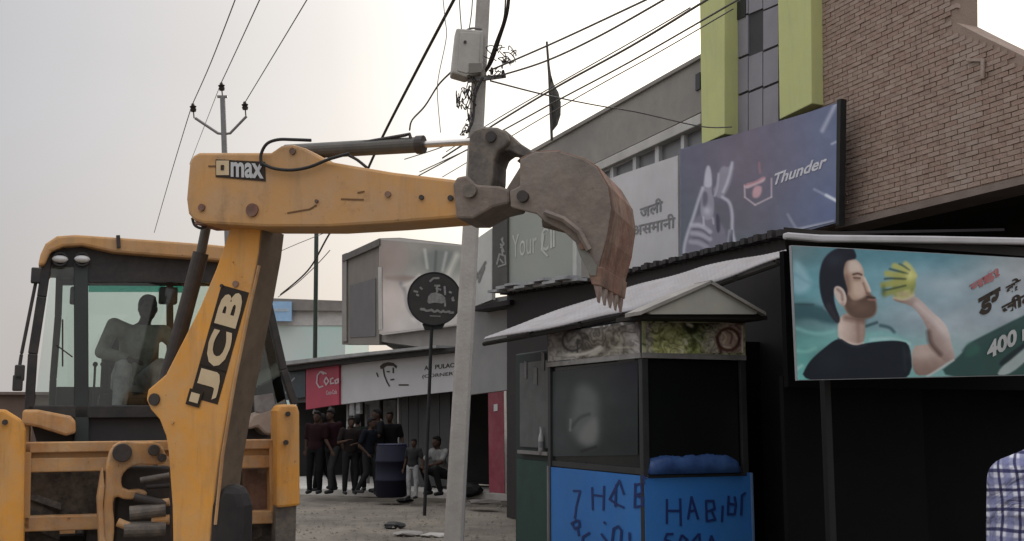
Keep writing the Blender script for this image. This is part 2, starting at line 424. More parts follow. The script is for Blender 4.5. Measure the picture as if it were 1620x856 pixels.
# bricks, course by course, clipped to the outline
wall = [FA.at(x, y, OFFB) for x, y in tallp]
o0 = V((wall[0].x, wall[0].y, 0)); we = -U      # to the right = towards the camera
poly2 = [((p - o0).dot(we), p.z) for p in wall]
def inside(x, y):
    c = False; n = len(poly2)
    for i in range(n):
        (x1, y1), (x2, y2) = poly2[i], poly2[(i + 1) % n]
        if (y1 > y) != (y2 > y) and x < (x2 - x1) * (y - y1) / (y2 - y1) + x1: c = not c
    return c
xs = [p[0] for p in poly2]; zs = [p[1] for p in poly2]
BW, BH = .20, .063
bricks = []; row = 0; z = min(zs)
while z < max(zs):
    x = min(xs) - (BW / 2 if row % 2 else 0)
    while x < max(xs):
        if all(inside(x + a * (BW - .02) + .01, z + b * (BH - .01) + .005) for a in (0, 1) for b in (0, 1)):
            bricks.append((x, z))
        x += BW
    z += BH; row += 1
random.seed(11)
def pix_size(x, z):
    p = o0 + we * x + Z * z - CAMP
    return 1 / p.length if (p.z / p.y < .42) else .001 / p.length
bricks.sort(key=lambda b: -pix_size(*b))
bms = []
for k in range(4):
    mb = MB(); mb.box(V((0, 0, 0)), we * (BW / 2 - .006), an * .03, Z * (BH / 2 - .0045))
    bms.append(mb.mesh('brick', V((0, 0, 0))))
    bms[-1].materials.append(M[('brick', 'brick2', 'brick3', 'pale_mortar')[k]])
rest = MB(); rm = []
for i, (x, z) in enumerate(bricks):
    c = o0 + we * (x + BW / 2) + Z * (z + BH / 2) + an * (random.uniform(-.006, .006) - .034)
    k = random.choices((0, 1, 2), (5, 3, 2))[0]
    pb_ = FA.at(1524, z * 0 + 170, OFFB); sb_ = (pb_ - o0).dot(we)
    if abs(x + BW / 2 - sb_ + .05 * sin(z * 3)) < .2 and random.random() < .8: k = 3      # paler, mortar smeared run of bricks
    if i < 300:
        o = bpy.data.objects.new('brick', bms[k]); COL.objects.link(o); o.location = c
        o.rotation_euler = (0, random.uniform(-.012, .012), random.uniform(-.03, .03))
        o.parent = brb; o.matrix_parent_inverse = Matrix.Translation(-wt(brb))
    else:
        rest.box(c, we * (BW / 2 - .006), an * .03, Z * (BH / 2 - .0045)); rm += [k] * 6
ro = rest.build('brickwork', [M['brick'], M['brick2'], M['brick3'], M['pale_mortar']], brb, kind='stuff')
if len(ro.data.polygons) == len(rm):
    for p_, k in zip(ro.data.polygons, rm): p_.material_index = k
# ragged run of mortar smears down the joint with the lower part, cut edge beam, dark soffit behind
mb = MB(); mb.prism(on(FA, [(1528, 92), (1556, 92), (1556, 124), (1551, 124), (1551, 97), (1528, 97)], OFFB + .03), -an * .02); mb.build('bracket', M['pale_mortar'], brb)
mb = MB(); mb.prism(on(FA, [(1322, 352), (1440, 323), (1560, 293), (1700, 258), (1700, 272), (1560, 305), (1440, 334), (1322, 362)], OFFB + .02), -an * .5); mb.build('edge_beam', mat('beam_concrete', (.22, .175, .15), .95, (.16, .125, .105), 3, .6, bump=.3), brb)
# soffit slab and back wall under the overhang
p1, p2 = FA.at(1315, 352, .0), FA.at(1700, 262, .0)
zb = p1.z + .02
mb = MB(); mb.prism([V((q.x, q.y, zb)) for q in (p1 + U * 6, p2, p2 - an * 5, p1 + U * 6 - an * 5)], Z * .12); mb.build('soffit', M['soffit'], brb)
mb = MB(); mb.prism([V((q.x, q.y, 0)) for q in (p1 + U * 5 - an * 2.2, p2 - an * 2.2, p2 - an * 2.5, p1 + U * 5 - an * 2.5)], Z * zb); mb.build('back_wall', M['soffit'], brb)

# ---------------------------------------------------------------- lettering / prints
def text_mesh(name, s, bl, br, tl, m, parent, embold=0.0, off=V((0, 0, 0)), shear=0.0):
    c = bpy.data.curves.new(name, 'FONT'); c.body = s; c.size = 1; c.offset = embold; c.shear = shear; c.resolution_u = 3
    o = bpy.data.objects.new(name, c); COL.objects.link(o)
    bpy.context.view_layer.update()
    dg = bpy.context.evaluated_depsgraph_get()
    me = bpy.data.meshes.new_from_object(o.evaluated_get(dg))
    bpy.data.objects.remove(o); bpy.data.curves.remove(c)
    vs = [v.co.copy() for v in me.vertices]; fs = [tuple(p.vertices) for p in me.polygons]
    bpy.data.meshes.remove(me)
    if not vs: return None
    x0, x1 = min(v.x for v in vs), max(v.x for v in vs); y0, y1 = min(v.y for v in vs), max(v.y for v in vs)
    mb = MB()
    mb.v = [bl + (br - bl) * ((v.x - x0) / (x1 - x0)) + (tl - bl) * ((v.y - y0) / (y1 - y0)) + off for v in vs]; mb.f = fs
    return mb.build(name, m, parent)
def shape(pl, pts, m, name, parent, off, th=.003):
    mb = MB(); mb.prism(on(pl, pts, off), -pl.n * th); return mb.build(name, m, parent)
def ribbon(mb, pl, pts, wd, off):
    """flat brush stroke along picture-measured points on plane pl"""
    for (x1, y1), (x2, y2) in zip(pts[:-1], pts[1:]):
        d = sqrt((x2 - x1) ** 2 + (y2 - y1) ** 2) or 1
        nx_, ny_ = -(y2 - y1) / d * wd / 2, (x2 - x1) / d * wd / 2
        ex, ey = (x2 - x1) / d * wd * .25, (y2 - y1) / d * wd * .25
        mb.poly(on(pl, [(x1 + nx_ - ex, y1 + ny_ - ey), (x2 + nx_ + ex, y2 + ny_ + ey), (x2 - nx_ + ex, y2 - ny_ + ey), (x1 - nx_ - ex, y1 - ny_ - ey)], off))
        off += 2e-4
def strokes(pl, lst, wd, m, name, parent, off):
    if name != 'lettering':           # every printed stroke a piece of its own
        for i, s in enumerate(lst):
            mb = MB(); ribbon(mb, pl, s, wd, off + i * 4e-4); o = mb.build(name, m, parent)
        return o
    mb = MB()
    for i, s in enumerate(lst): ribbon(mb, pl, s, wd, off + i * 4e-4)
    return mb.build(name, m, parent)

# printed pictures: a fine sheet whose points carry the ink colour (soft edged shapes, like an enlarged photo print)
import numpy as np
def vnoise(x, y, sc, seed=0):
    x = x / sc + seed * 17.3; y = y / sc + seed * 5.1
    xi, yi = np.floor(x), np.floor(y); xf, yf = x - xi, y - yi
    h = lambda a, b: np.modf(np.abs(np.sin(a * 127.1 + b * 311.7) * 43758.5453))[0]
    u, v = xf * xf * (3 - 2 * xf), yf * yf * (3 - 2 * yf)
    return (h(xi, yi) * (1 - u) + h(xi + 1, yi) * u) * (1 - v) + (h(xi, yi + 1) * (1 - u) + h(xi + 1, yi + 1) * u) * v
def fbm(x, y, sc, seed=0): return sum(vnoise(x, y, sc / 2 ** i, seed + i) * .5 ** (i + 1) for i in range(4)) / .9375
def segdist(X, Y, pts):
    d = np.full(X.shape, 1e9)
    for (x1, y1), (x2, y2) in zip(pts[:-1], pts[1:]):
        dx, dy = x2 - x1, y2 - y1; l2 = dx * dx + dy * dy or 1e-9
        t = np.clip(((X - x1) * dx + (Y - y1) * dy) / l2, 0, 1)
        d = np.minimum(d, np.hypot(X - x1 - t * dx, Y - y1 - t * dy))
    return d
def polymask(X, Y, pts, soft):
    ins = np.zeros(X.shape, bool); n = len(pts)
    for i in range(n):
        (x1, y1), (x2, y2) = pts[i], pts[(i + 1) % n]
        c = (y1 > Y) != (y2 > Y)
        ins ^= c & (X < (x2 - x1) * (Y - y1) / ((y2 - y1) or 1e-9) + x1)
    d = segdist(X, Y, list(pts) + [pts[0]]); d = np.where(ins, d, -d)
    t = np.clip((d + soft) / (2 * soft), 0, 1); return t * t * (3 - 2 * t)
def lin(c): return np.where(np.asarray(c) <= 10, np.asarray(c) / 255 / 12.92, ((np.asarray(c) / 255 + .055) / 1.055) ** 2.4)
def grid3(X, Y, xs, ys, cols):
    i = np.clip(np.searchsorted(xs, X) - 1, 0, len(xs) - 2); j = np.clip(np.searchsorted(ys, Y) - 1, 0, len(ys) - 2)
    xs, ys, cols = np.array(xs, float), np.array(ys, float), np.array(cols, float)
    u = np.clip((X - xs[i]) / (xs[i + 1] - xs[i]), 0, 1)[..., None]; v = np.clip((Y - ys[j]) / (ys[j + 1] - ys[j]), 0, 1)[..., None]
    u = u * u * (3 - 2 * u); v = v * v * (3 - 2 * v)
    return (cols[j, i] * (1 - u) + cols[j, i + 1] * u) * (1 - v) + (cols[j + 1, i] * (1 - u) + cols[j + 1, i + 1] * u) * v
PRINTM = bpy.data.materials.new('printed_picture'); PRINTM.use_nodes = True
_n = PRINTM.node_tree; _b = _n.nodes['Principled BSDF']; _b.inputs['Roughness'].default_value = .6; _b.inputs['Specular IOR Level'].default_value = .2
_a = _n.nodes.new('ShaderNodeAttribute'); _a.attribute_name = 'ink'; _n.links.new(_a.outputs['Color'], _b.inputs['Base Color'])
def chaikin(pts, closed, it=2):
    pts = [tuple(p) for p in pts]
    for _ in range(it):
        q = [] if closed else [pts[0]]
        n = len(pts)
        for i in range(n if closed else n - 1):
            (x1, y1), (x2, y2) = pts[i], pts[(i + 1) % n]
            q += [(x1 * .75 + x2 * .25, y1 * .75 + y2 * .25), (x1 * .25 + x2 * .75, y1 * .25 + y2 * .75)]
        if not closed: q.append(pts[-1])
        pts = q
    return pts
def painted(name, pl, quad, parent, off, step, base, layers, tr, k=.5, grain=.05):
    """quad: picture corners tl,tr,br,bl of the sheet; tr: (x0,y0,scale) of the drawing's own coordinates; k: sheet brightness per unit ink"""
    (x0, y0), (x1, y1), (x2, y2), (x3, y3) = quad
    nu = max(4, int(max(abs(x1 - x0), abs(x2 - x3)) / step)); nv = max(4, int(max(abs(y3 - y0), abs(y2 - y1)) / step))
    u, v = np.meshgrid(np.linspace(0, 1, nu + 1), np.linspace(0, 1, nv + 1))
    PX = (x0 * (1 - u) + x1 * u) * (1 - v) + (x3 * (1 - u) + x2 * u) * v
    PY = (y0 * (1 - u) + y1 * u) * (1 - v) + (y3 * (1 - u) + y2 * u) * v
    X, Y = (PX - tr[0]) * tr[2], (PY - tr[1]) * tr[2]
    C = base(X, Y) if callable(base) else np.ones(X.shape + (3,)) * np.array(base, float)
    for ly in layers:
        if ly[0] == 'poly': _, pts, col, soft, al = ly; m = polymask(X, Y, chaikin(pts, True), soft * 1.25)
        elif ly[0] == 'line': _, pts, wd, col, soft, al = ly; d = segdist(X, Y, chaikin(pts, False)); m = np.clip((wd / 2 + soft - d) / (2 * soft), 0, 1)
        elif ly[0] == 'blob': _, (cx, cy, rx, ry), col, al = ly; m = np.exp(-(((X - cx) / rx) ** 2 + ((Y - cy) / ry) ** 2))
        elif ly[0] == 'ring': _, (cx, cy, r), wd, col, soft, al = ly; m = np.clip((wd / 2 + soft - np.abs(np.hypot(X - cx, Y - cy) - r)) / (2 * soft), 0, 1)
        m = (m * al)[..., None]
        cc = col(X, Y) if callable(col) else np.array(col, float)
        C = C * (1 - m) + cc * m
    A = lin(np.clip(C, 0, 250)) / k
    A *= (1 + grain * 2 * (fbm(X, Y, 60, 3) - .5) * 2)[..., None]
    A = np.clip(A, .003, .85)
    # sheet points: exact plane mapping of the four corners' picture positions
    a = pl.a + pl.n * off
    dxp, dyp = PX - W / 2, H / 2 - PY
    D = np.stack([dxp, FPX * cos(PITCH) - dyp * sin(PITCH), FPX * sin(PITCH) + dyp * cos(PITCH)], -1)
    nn = np.array(pl.n); t = float((a - CAMP).dot(pl.n)) / (D @ nn)
    Pw = np.array(CAMP) + D * t[..., None]
    c = Pw.reshape(-1, 3).mean(0)
    me = bpy.data.meshes.new(name)
    idx = np.arange((nu + 1) * (nv + 1)).reshape(nv + 1, nu + 1)
    q = np.stack([idx[:-1, :-1], idx[1:, :-1], idx[1:, 1:], idx[:-1, 1:]], -1).reshape(-1, 4)
    me.vertices.add(idx.size); me.vertices.foreach_set('co', (Pw.reshape(-1, 3) - c).ravel())
    me.loops.add(q.size); me.loops.foreach_set('vertex_index', q.ravel().astype('i'))
    me.polygons.add(len(q)); me.polygons.foreach_set('loop_start', np.arange(0, q.size, 4, dtype='i'))
    me.update(calc_edges=True)
    at = me.color_attributes.new('ink', 'FLOAT_COLOR', 'POINT')
    at.data.foreach_set('color', np.concatenate([A.reshape(-1, 3), np.ones((idx.size, 1))], 1).ravel())
    return link(name, me, V(c), PRINTM, parent)

# ---------------------------------------------------------------- billboards on the upper storey
FS = Plane(FA.at(1200, 300, .45), U)          # board line, proud of the wall
b1 = thing('billboard', 'dark blue billboard with white bottle picture and slanted white script, beside brick wall', 'billboard', FS.at(1200, 660))
bp = mat('blue_billboard_print', (.145, .155, .215), .45, (.115, .14, .215), .9, .7, dust=(.15, .145, .17), dustamt=.25)
pb = [(1076, 236), (1180, 208), (1255, 186), (1329, 160), (1325, 352), (1240, 375), (1160, 393), (1076, 410)]
mb = MB(); mb.prism(on(FS, pb), -FS.n * .06); mb.build('board', bp, b1)
mb = MB(); mb.prism(on(FS, [(1324, 158), (1330, 156), (1327, 356), (1322, 356)], .02), -FS.n * .1); mb.build('frame_edge', M['black'], b1)
mb = MB(); mb.prism(on(FS, [(1076, 405), (1240, 368), (1240, 374), (1076, 412)], .02), -FS.n * .1); mb.build('bottom_rail', M['ledge'], b1)
zz = lambda l: [(1080 + x / 4.754, 230 + y / 4.754) for x, y in l]
wp = mat('white_print', (.5, .5, .53), .5, (.36, .36, .41), 9, .7)
gp = mat('grey_print', (.25, .25, .29), .5, (.17, .17, .21), 12, .7)
def navy(X, Y):
    C = grid3(X, Y, [0, 450, 1200], [-300, 150, 500, 860], [[(92, 90, 104), (98, 92, 106), (92, 100, 124)], [(88, 88, 102), (100, 94, 106), (94, 102, 126)], [(84, 88, 98), (94, 92, 102), (90, 100, 128)], [(82, 90, 96), (86, 94, 100), (92, 98, 118)]])
    return C + (fbm(X, Y, 240, 5)[..., None] - .5) * 10
wc, gc, dc = (168, 168, 178), (138, 135, 146), (60, 58, 72)
painted('printed_picture', FS, [(1078, 238), (1325, 164), (1322, 350), (1078, 407)], b1, .006, 1.3, navy, [
    ('poly', [(70, 560), (130, 520), (215, 500), (260, 560), (330, 640), (340, 790), (240, 800), (60, 850), (10, 830), (10, 720)], (118, 114, 126), 14, .75),
    ('poly', [(172, 150), (212, 150), (226, 290), (215, 340), (240, 420), (230, 560), (140, 560), (130, 430), (155, 300)], gc, 7, .8),
    ('poly', [(178, 155), (208, 155), (222, 300), (200, 320), (165, 310), (160, 290)], wc, 6, .85),
    ('poly', [(265, 210), (300, 150), (345, 170), (382, 118), (384, 200), (345, 330), (300, 400), (250, 390), (225, 330), (255, 300)], gc, 9, .75),
    ('line', [(372, 130), (350, 240), (305, 350)], 20, wc, 7, .8), ('line', [(270, 215), (262, 320), (240, 380)], 16, (155, 154, 165), 6, .8),
    ('line', [(150, 320), (110, 440), (80, 540), (40, 650), (10, 760), (8, 830)], 22, wc, 9, .85),
    ('line', [(300, 390), (355, 425), (375, 520), (370, 640), (390, 720), (400, 790)], 24, wc, 9, .85),
    ('line', [(350, 640), (340, 720), (338, 800)], 14, (150, 150, 160), 6, .7), ('line', [(372, 640), (368, 780)], 10, dc, 5, .8),
    ('poly', [(245, 520), (275, 515), (285, 650), (255, 660)], dc, 7, .9), ('poly', [(150, 345), (190, 350), (185, 460), (150, 470)], (78, 76, 90), 9, .7),
    ('blob', (185, 490, 34, 34), wc, .85), ('line', [(155, 540), (160, 600)], 14, wc, 5, .8), ('line', [(225, 545), (232, 590)], 12, wc, 5, .7),
    ('line', [(70, 600), (140, 600), (205, 650)], 34, wc, 10, .8), ('line', [(70, 660), (130, 665), (205, 705)], 34, (158, 156, 166), 10, .8), ('line', [(60, 725), (120, 730), (180, 765)], 34, (150, 148, 158), 10, .8),
    ('line', [(80, 630), (150, 632), (200, 680)], 9, (88, 84, 98), 6, .8), ('line', [(80, 695), (140, 698), (190, 735)], 9, (88, 84, 98), 6, .8),
    ('line', [(465, 300), (468, 390)], 12, (172, 158, 166), 4, .85), ('line', [(468, 390), (545, 448)], 12, (172, 158, 166), 4, .85), ('line', [(545, 448), (668, 388)], 12, (172, 158, 166), 4, .85), ('line', [(668, 388), (668, 250)], 12, (172, 158, 166), 4, .85),
    ('poly', [(465, 290), (540, 275), (622, 225), (622, 270), (560, 295), (470, 335)], (185, 160, 165), 6, .85), ('poly', [(530, 320), (560, 300), (600, 310), (590, 370), (560, 400), (520, 390)], (190, 150, 155), 9, .8),
    ('line', [(470, 300), (545, 278), (615, 240)], 6, (150, 70, 80), 4, .7), ('line', [(575, 130), (582, 205)], 14, (150, 110, 118), 7, .7),
    ('line', [(990, 330), (1170, 425)], 16, (150, 155, 175), 9, .75), ('line', [(1080, 375), (1172, 425)], 22, (200, 205, 215), 8, .8), ('line', [(790, 520), (850, 620)], 18, (140, 145, 158), 9, .7),
    ('line', [(830, 640), (1130, 575)], 22, (165, 168, 178), 9, .75), ('line', [(1050, -110), (1160, -330)], 26, (170, 174, 188), 14, .7), ('line', [(1120, -10), (1172, -35)], 14, (170, 174, 188), 7, .7)], (1080, 230, 4.754), k=.66)
z1 = zz([(690, 300), (1085, 160), (690, 215)])
text_mesh('lettering', 'Thunder', *on(FS, z1, .012), mat('bright_white_print', (.66, .66, .7), .5, (.5, .5, .54), 14, .7), b1, .025, shear=.35)
b2 = thing('billboard', 'plain white billboard with two faint grey words, between excavator bucket and blue billboard', 'billboard', FS.at(1020, 660))
wb = mat('white_board_print', (.53, .525, .53), .6, (.46, .455, .46), 1.2, .6, dust=(.48, .43, .41), dustamt=.25)
mb = MB(); mb.prism(on(FS, [(962, 284), (985, 275), (1072, 246), (1073, 411), (985, 436), (962, 442)], -.05), -FS.n * .05); mb.build('board', wb, b2)
gl_ = mat('faded_grey_print', (.17, .17, .175), .6, (.23, .22, .225), 9, .5)
text_mesh('lettering', 'जली', *on(FS, [(1012, 346), (1048, 334), (1012, 324)], -.04), gl_, b2, .02)
text_mesh('lettering', 'असमानी', *on(FS, [(1000, 374), (1068, 360), (1000, 352)], -.04), gl_, b2, .015)

# ---------------------------------------------------------------- signs left of the bucket, above the far shops
FC = Plane(P(850, 428, 17.5), (-.595, .804))
b3 = thing('billboard', 'dull grey green billboard with thin pale lettering, hanging behind excavator bucket', 'billboard', FC.at(855, 660))
mb = MB(); mb.prism(on(FC, [(803, 340), (908, 322), (908, 438), (803, 456)]), -FC.n * .08); mb.build('board', mat('grey_green_print', (.29, .31, .275), .6, (.25, .27, .245), .8, .6, dust=(.3, .28, .25), dustamt=.3), b3)
tl_ = mat('pale_grey_print', (.48, .49, .46), .6)
text_mesh('lettering', 'Your C', *on(FC, [(810, 408), (868, 396), (810, 372)], .006), tl_, b3, .0)
strokes(FC, [[(872, 358), (872, 392)], [(876, 358), (876, 390)], [(860, 370), (857, 395), (866, 405)]], 3, tl_, 'lettering', b3, .008)
mb = MB(); mb.prism(on(FC, [(906, 322), (912, 321), (912, 438), (906, 439)], .02), -FC.n * .1); mb.build('frame_edge', tl_, b3)
b4 = thing('signboard', 'narrow dark upright signboard with pale vertical writing, left of grey green billboard', 'sign', FC.at(790, 660))
mb = MB(); mb.prism(on(FC, [(779, 336), (802, 332), (802, 456), (779, 462)], .05), -FC.n * .1); mb.build('board', mat('dark_sign', (.055, .055, .05), .6, (.08, .078, .07), 3, .6), b4)
tl2 = mat('dim_pale_print', (.26, .26, .245), .6, (.18, .18, .17), 9, .6)
strokes(FC, [[(793, 378), (797, 386), (792, 392)], [(794, 395), (795, 402)], [(786, 418), (790, 402), (799, 405), (800, 418), (788, 422)], [(791, 410), (796, 416)], [(795, 376), (795, 380)], [(792, 386), (797, 398)]], 2.6, tl2, 'lettering', b4, .056)
b5 = thing('signboard', 'pale grey signboard panel with faint grey leaf print, directly right of leaning concrete pole', 'sign', FC.at(765, 660))
mb = MB(); mb.prism(on(FC, [(742, 386), (778, 361), (778, 474), (742, 488)], -.15), -FC.n * .08); mb.build('board', mat('pale_sign', (.48, .485, .46), .6, (.42, .425, .4), 2, .6), b5)
strokes(FC, [[(753, 440), (768, 414)], [(757, 446), (766, 422)], [(752, 428), (758, 442)]], 3, mat('leaf_print', (.2, .2, .19), .6), 'printed_mark', b5, -.14)
# grey rendered wall and small dark eaves under them
wl = thing('wall', 'plain grey rendered wall strip under the pale sign, right of leaning pole', 'wall', FC.at(775, 660))
mb = MB(); mb.prism(on(FC, [(738, 478), (802, 468), (802, 617), (738, 625)], -.3), -FC.n * .12); mb.build('panel', mat('grey_render', (.24, .24, .235), .8, (.2, .2, .2), 2, .6), wl)
mb = MB(); mb.prism(on(FC, [(742, 486), (806, 474), (806, 482), (742, 492)], .1), -FC.n * .5); mb.build('eave', M['tin_dark'], wl)
rp = thing('door', 'dusty red door leaf with bright steel edge, standing open beside dark shop', 'door', FC.at(787, 770))
mb = MB(); mb.prism(on(FC, [(772, 615), (797, 613), (798, 781), (774, 779)], -1.2), -FC.n * .05); mb.build('door_leaf', mat('faded_red_door', (.23, .045, .065), .6, (.17, .03, .045), 2.4, .6, dust=(.22, .11, .11), dustamt=.4), rp)
mb = MB(); mb.prism(on(FC, [(797, 610), (801, 610), (803, 782), (799, 782)], -1.18), -FC.n * .08); mb.build('edge_trim', M['chrome'], rp)
mb = MB(); mb.prism(on(FC, [(781, 640), (787, 639), (787, 650), (781, 651)], -1.19), -FC.n * .02); mb.build('notice', M['winframe'], rp)

# ---------------------------------------------------------------- hoarding building above the far row
hb = thing('hoarding_building', 'flat roofed grey building with large picture hoarding, behind round black sign', 'building', P(640, 660, 27))
HL = Plane(P(600, 428, 26), (P(545, 428, 29.5) - P(600, 428, 26)))
HR = Plane(P(600, 428, 26), (P(760, 428, 22.5) - P(600, 428, 26)))
mb = MB(); mb.prism(on(HL, [(541, 404), (600, 377), (600, 545), (541, 545)]), V((.6, .8, 0)) * .3); mb.build('side_wall', mat('brown_grey_wall', (.20, .18, .155), .9, (.155, .14, .125), 1.2, .6, bump=.2, dust=(.17, .15, .13), dustamt=.3), hb)
mb = MB(); mb.prism(on(HL, [(553, 452), (594, 440), (594, 532), (553, 534)], .02), V((.6, .8, 0)) * .03); mb.build('shutter', mat('grey_shutter', (.12, .115, .115), .7, (.10, .095, .1), 2, .5), hb)
mb = MB(); mb.prism(on(HL, [(541, 403), (548, 400), (548, 540), (541, 540)], .05), V((.6, .8, 0)) * .3); mb.build('corner_post', M['plaster'], hb)
mb = MB(); mb.prism(on(HR, [(600, 377), (632, 376), (722, 386), (746, 389), (746, 560), (600, 540)], -.05), V((0, 1, 0)) * 4); mb.build('main_wall', M['plaster'], hb)
mb = MB(); mb.prism(on(HL, [(541, 404), (600, 378), (600, 388), (541, 414)], .08), V((.6, .8, 0)) * .15); mb.build('roof_edge', mat('dark_roof_edge', (.12, .11, .10), .8), hb)
hd = thing('billboard', 'large pale picture hoarding with grey swoosh, behind round black sign on its post', 'billboard', HR.at(670, 660))
hp = mat('pale_hoarding_print', (.47, .44, .41), .6, (.39, .37, .35), .7, .6)
mb = MB(); mb.prism(on(HR, [(600, 378), (632, 377), (722, 387), (744, 390), (744, 512), (606, 530), (600, 528)], .1), -HR.n * .1); mb.build('board', hp, hd)
hg = mat('grey_hoarding_print', (.25, .245, .23), .6, (.31, .30, .28), 1.6, .8)
def hoard(X, Y):
    C = grid3(X, Y, [600, 660, 745], [377, 420, 470, 530], [[(112, 106, 100), (116, 114, 108), (122, 121, 114)], [(118, 108, 102), (112, 111, 106), (108, 110, 104)], [(150, 142, 136), (154, 150, 144), (150, 146, 140)], [(148, 140, 134), (146, 142, 138), (140, 136, 130)]])
    return C + (fbm(X, Y, 34, 8)[..., None] - .5) * 26
painted('printed_picture', HR, [(600, 379), (744, 391), (744, 511), (602, 527)], hd, .106, 1.5, hoard, [
    ('poly', [(606, 436), (660, 436), (652, 446), (612, 444)], (104, 92, 86), 3, .9), ('poly', [(600, 384), (634, 380), (650, 400), (640, 428), (608, 430)], (126, 112, 106), 9, .6),
    ('poly', [(664, 398), (720, 392), (716, 420), (692, 436), (672, 428)], (88, 92, 90), 6, .8), ('line', [(672, 395), (676, 424)], 4, (160, 160, 152), 2, .7), ('line', [(690, 398), (688, 428)], 3.5, (60, 64, 64), 2, .7), ('line', [(706, 400), (700, 428)], 4, (152, 152, 146), 2, .7),
    ('line', [(722, 404), (706, 440), (700, 470)], 7, (172, 170, 160), 4, .7), ('line', [(634, 448), (642, 462), (643, 478), (648, 492), (664, 510)], 5, (84, 84, 90), 2.5, .85), ('line', [(638, 452), (650, 448), (664, 436)], 4, (168, 164, 158), 2.5, .7),
    ('blob', (650, 470, 12, 22), (170, 160, 154), .6), ('blob', (622, 470, 14, 30), (162, 150, 144), .6), ('line', [(655, 505), (676, 515)], 6, (176, 172, 166), 3, .7)], (0, 0, 1), k=.55)
strokes(HR, [[(601, 424), (602, 520)]], 6, M['ledge'], 'frame_edge', hd, .12)

# ---------------------------------------------------------------- far shop row (ground floor)
sr = thing('shop_row', 'dark open fronted shop under long white signboard and black eave', 'shop', FBp(0, -2, 0))
fx0 = (FB.at(470, 600) - B0).dot(fe); fx1 = (FB.at(808, 600) - B0).dot(fe)
def fz(px, py): return FB.at(px, py).z
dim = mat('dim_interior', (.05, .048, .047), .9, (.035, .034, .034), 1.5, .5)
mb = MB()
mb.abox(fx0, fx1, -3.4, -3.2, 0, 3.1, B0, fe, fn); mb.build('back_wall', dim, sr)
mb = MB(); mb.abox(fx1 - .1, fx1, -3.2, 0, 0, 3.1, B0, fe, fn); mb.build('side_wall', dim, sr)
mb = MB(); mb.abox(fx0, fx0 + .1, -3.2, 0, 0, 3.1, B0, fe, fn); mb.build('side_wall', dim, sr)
mb = MB(); mb.prism(on(FB, [(440, 581), (560, 566), (690, 552), (812, 538), (812, 546), (690, 559), (560, 573), (440, 589)], .55), -FB.n * 4.2); mb.build('eave', M['tin_dark'], sr, bevel=.01)
mb = MB(); mb.prism(on(FB, [(430, 574), (560, 559), (690, 546), (690, 550), (560, 564), (430, 580)], .75), -FB.n * 3.6); mb.build('roof_sheet', mat('pale_roof_sheet', (.3, .3, .29), .6, (.2, .2, .2), 2, .7), sr)
# shutters and posts: upright panels each on its own
shm = mat('shutter_grey', (.055, .055, .056), .6, (.042, .042, .043), 3, .5)
for a, b in ((632, 646), (647, 661), (662, 676), (678, 695), (696, 712)):
    mb = MB(); mb.prism(on(FB, [(a, 622), (b, 620), (b, 768), (a, 770)], -.35), -FB.n * .04); mb.build('shutter_panel', shm, sr)
for a, t in ((628, 600), (577, 640), (548, 636)):
    mb = MB(); mb.prism(on(FB, [(a, t), (a + 3, t), (a + 3, 768), (a, 768)], .0), -FB.n * .08); mb.build('post', M['galv'], sr)
mb = MB(); mb.prism(on(FB, [(577, 636), (600, 633), (600, 696), (577, 698)], -1.0), -FB.n * .03); mb.build('wall_poster', mat('grey_poster', (.22, .22, .225), .7), sr)
mb = MB(); mb.prism(on(FB, [(606, 634), (626, 632), (626, 676), (606, 678)], -1.0), -FB.n * .03); mb.build('wall_poster', mat('dull_poster', (.10, .105, .1), .7, (.2, .2, .19), 5, .8), sr)
mb = MB(); mb.prism(on(FB, [(470, 626), (600, 622), (600, 632), (470, 637)], .1), -FB.n * .12); mb.build('lintel', mat('lintel_grey', (.12, .125, .13), .7), sr)
# long white sign
ws = thing('signboard', 'long white shop signboard with black line drawing of a face and black lettering', 'sign', FB.at(640, 640))
wsm = mat('white_sign_print', (.46, .455, .46), .6, (.40, .395, .40), 1, .5)
mb = MB(); mb.prism(on(FB, [(536, 577), (640, 566), (746, 555), (746, 616), (640, 627), (536, 640)], .3), -FB.n * .1); mb.build('board', wsm, ws)
ink = M['ink']
shape(FB, [(601, 579), (606, 575), (614, 573), (622, 574), (628, 579), (627, 583), (622, 579), (612, 579), (606, 583), (602, 584)], ink, 'printed_hair', ws, .306)
strokes(FB, [[(606, 582), (608, 594), (612, 604), (616, 611)], [(596, 590), (598, 596)], [(622, 582), (622, 590)], [(612, 588), (616, 588)], [(618, 601), (623, 600)], [(631, 609), (646, 609)]], 2.2, ink, 'printed_face', ws, .308)
text_mesh('lettering', 'AL  PULAO', *on(FB, [(671, 586), (720, 581), (671, 579)], .306), ink, ws, .02)
text_mesh('lettering', '(CORNER)', *on(FB, [(668, 600), (720, 595), (668, 593)], .306), ink, ws, .01)
# red soft-drink sign
rs = thing('signboard', 'red shop signboard with white script lettering at left end of far shop row', 'sign', FB.at(510, 640))
mb = MB(); mb.prism(on(FB, [(484, 583), (536, 577), (536, 640), (520, 642), (484, 648)], .36), -FB.n * .1); mb.build('board', mat('red_sign_print', (.36, .035, .07), .5, (.27, .03, .055), 2, .5), rs)
wl_ = mat('pink_white_print', (.5, .38, .4), .5)
strokes(FB, [[(512, 592), (507, 588), (502, 594), (501, 606), (505, 613), (511, 611)], [(516, 597), (513, 603), (516, 609), (520, 603), (516, 597)], [(527, 598), (523, 600), (523, 607), (528, 606)],
             [(534, 600), (530, 602), (531, 607), (535, 605), (535, 599)], [(509, 588), (516, 591)]], 2.3, wl_, 'lettering', rs, .372)
text_mesh('lettering', 'Coca-Cola', *on(FB, [(516, 625), (533, 623), (516, 618)], .37), wl_, rs, .02)
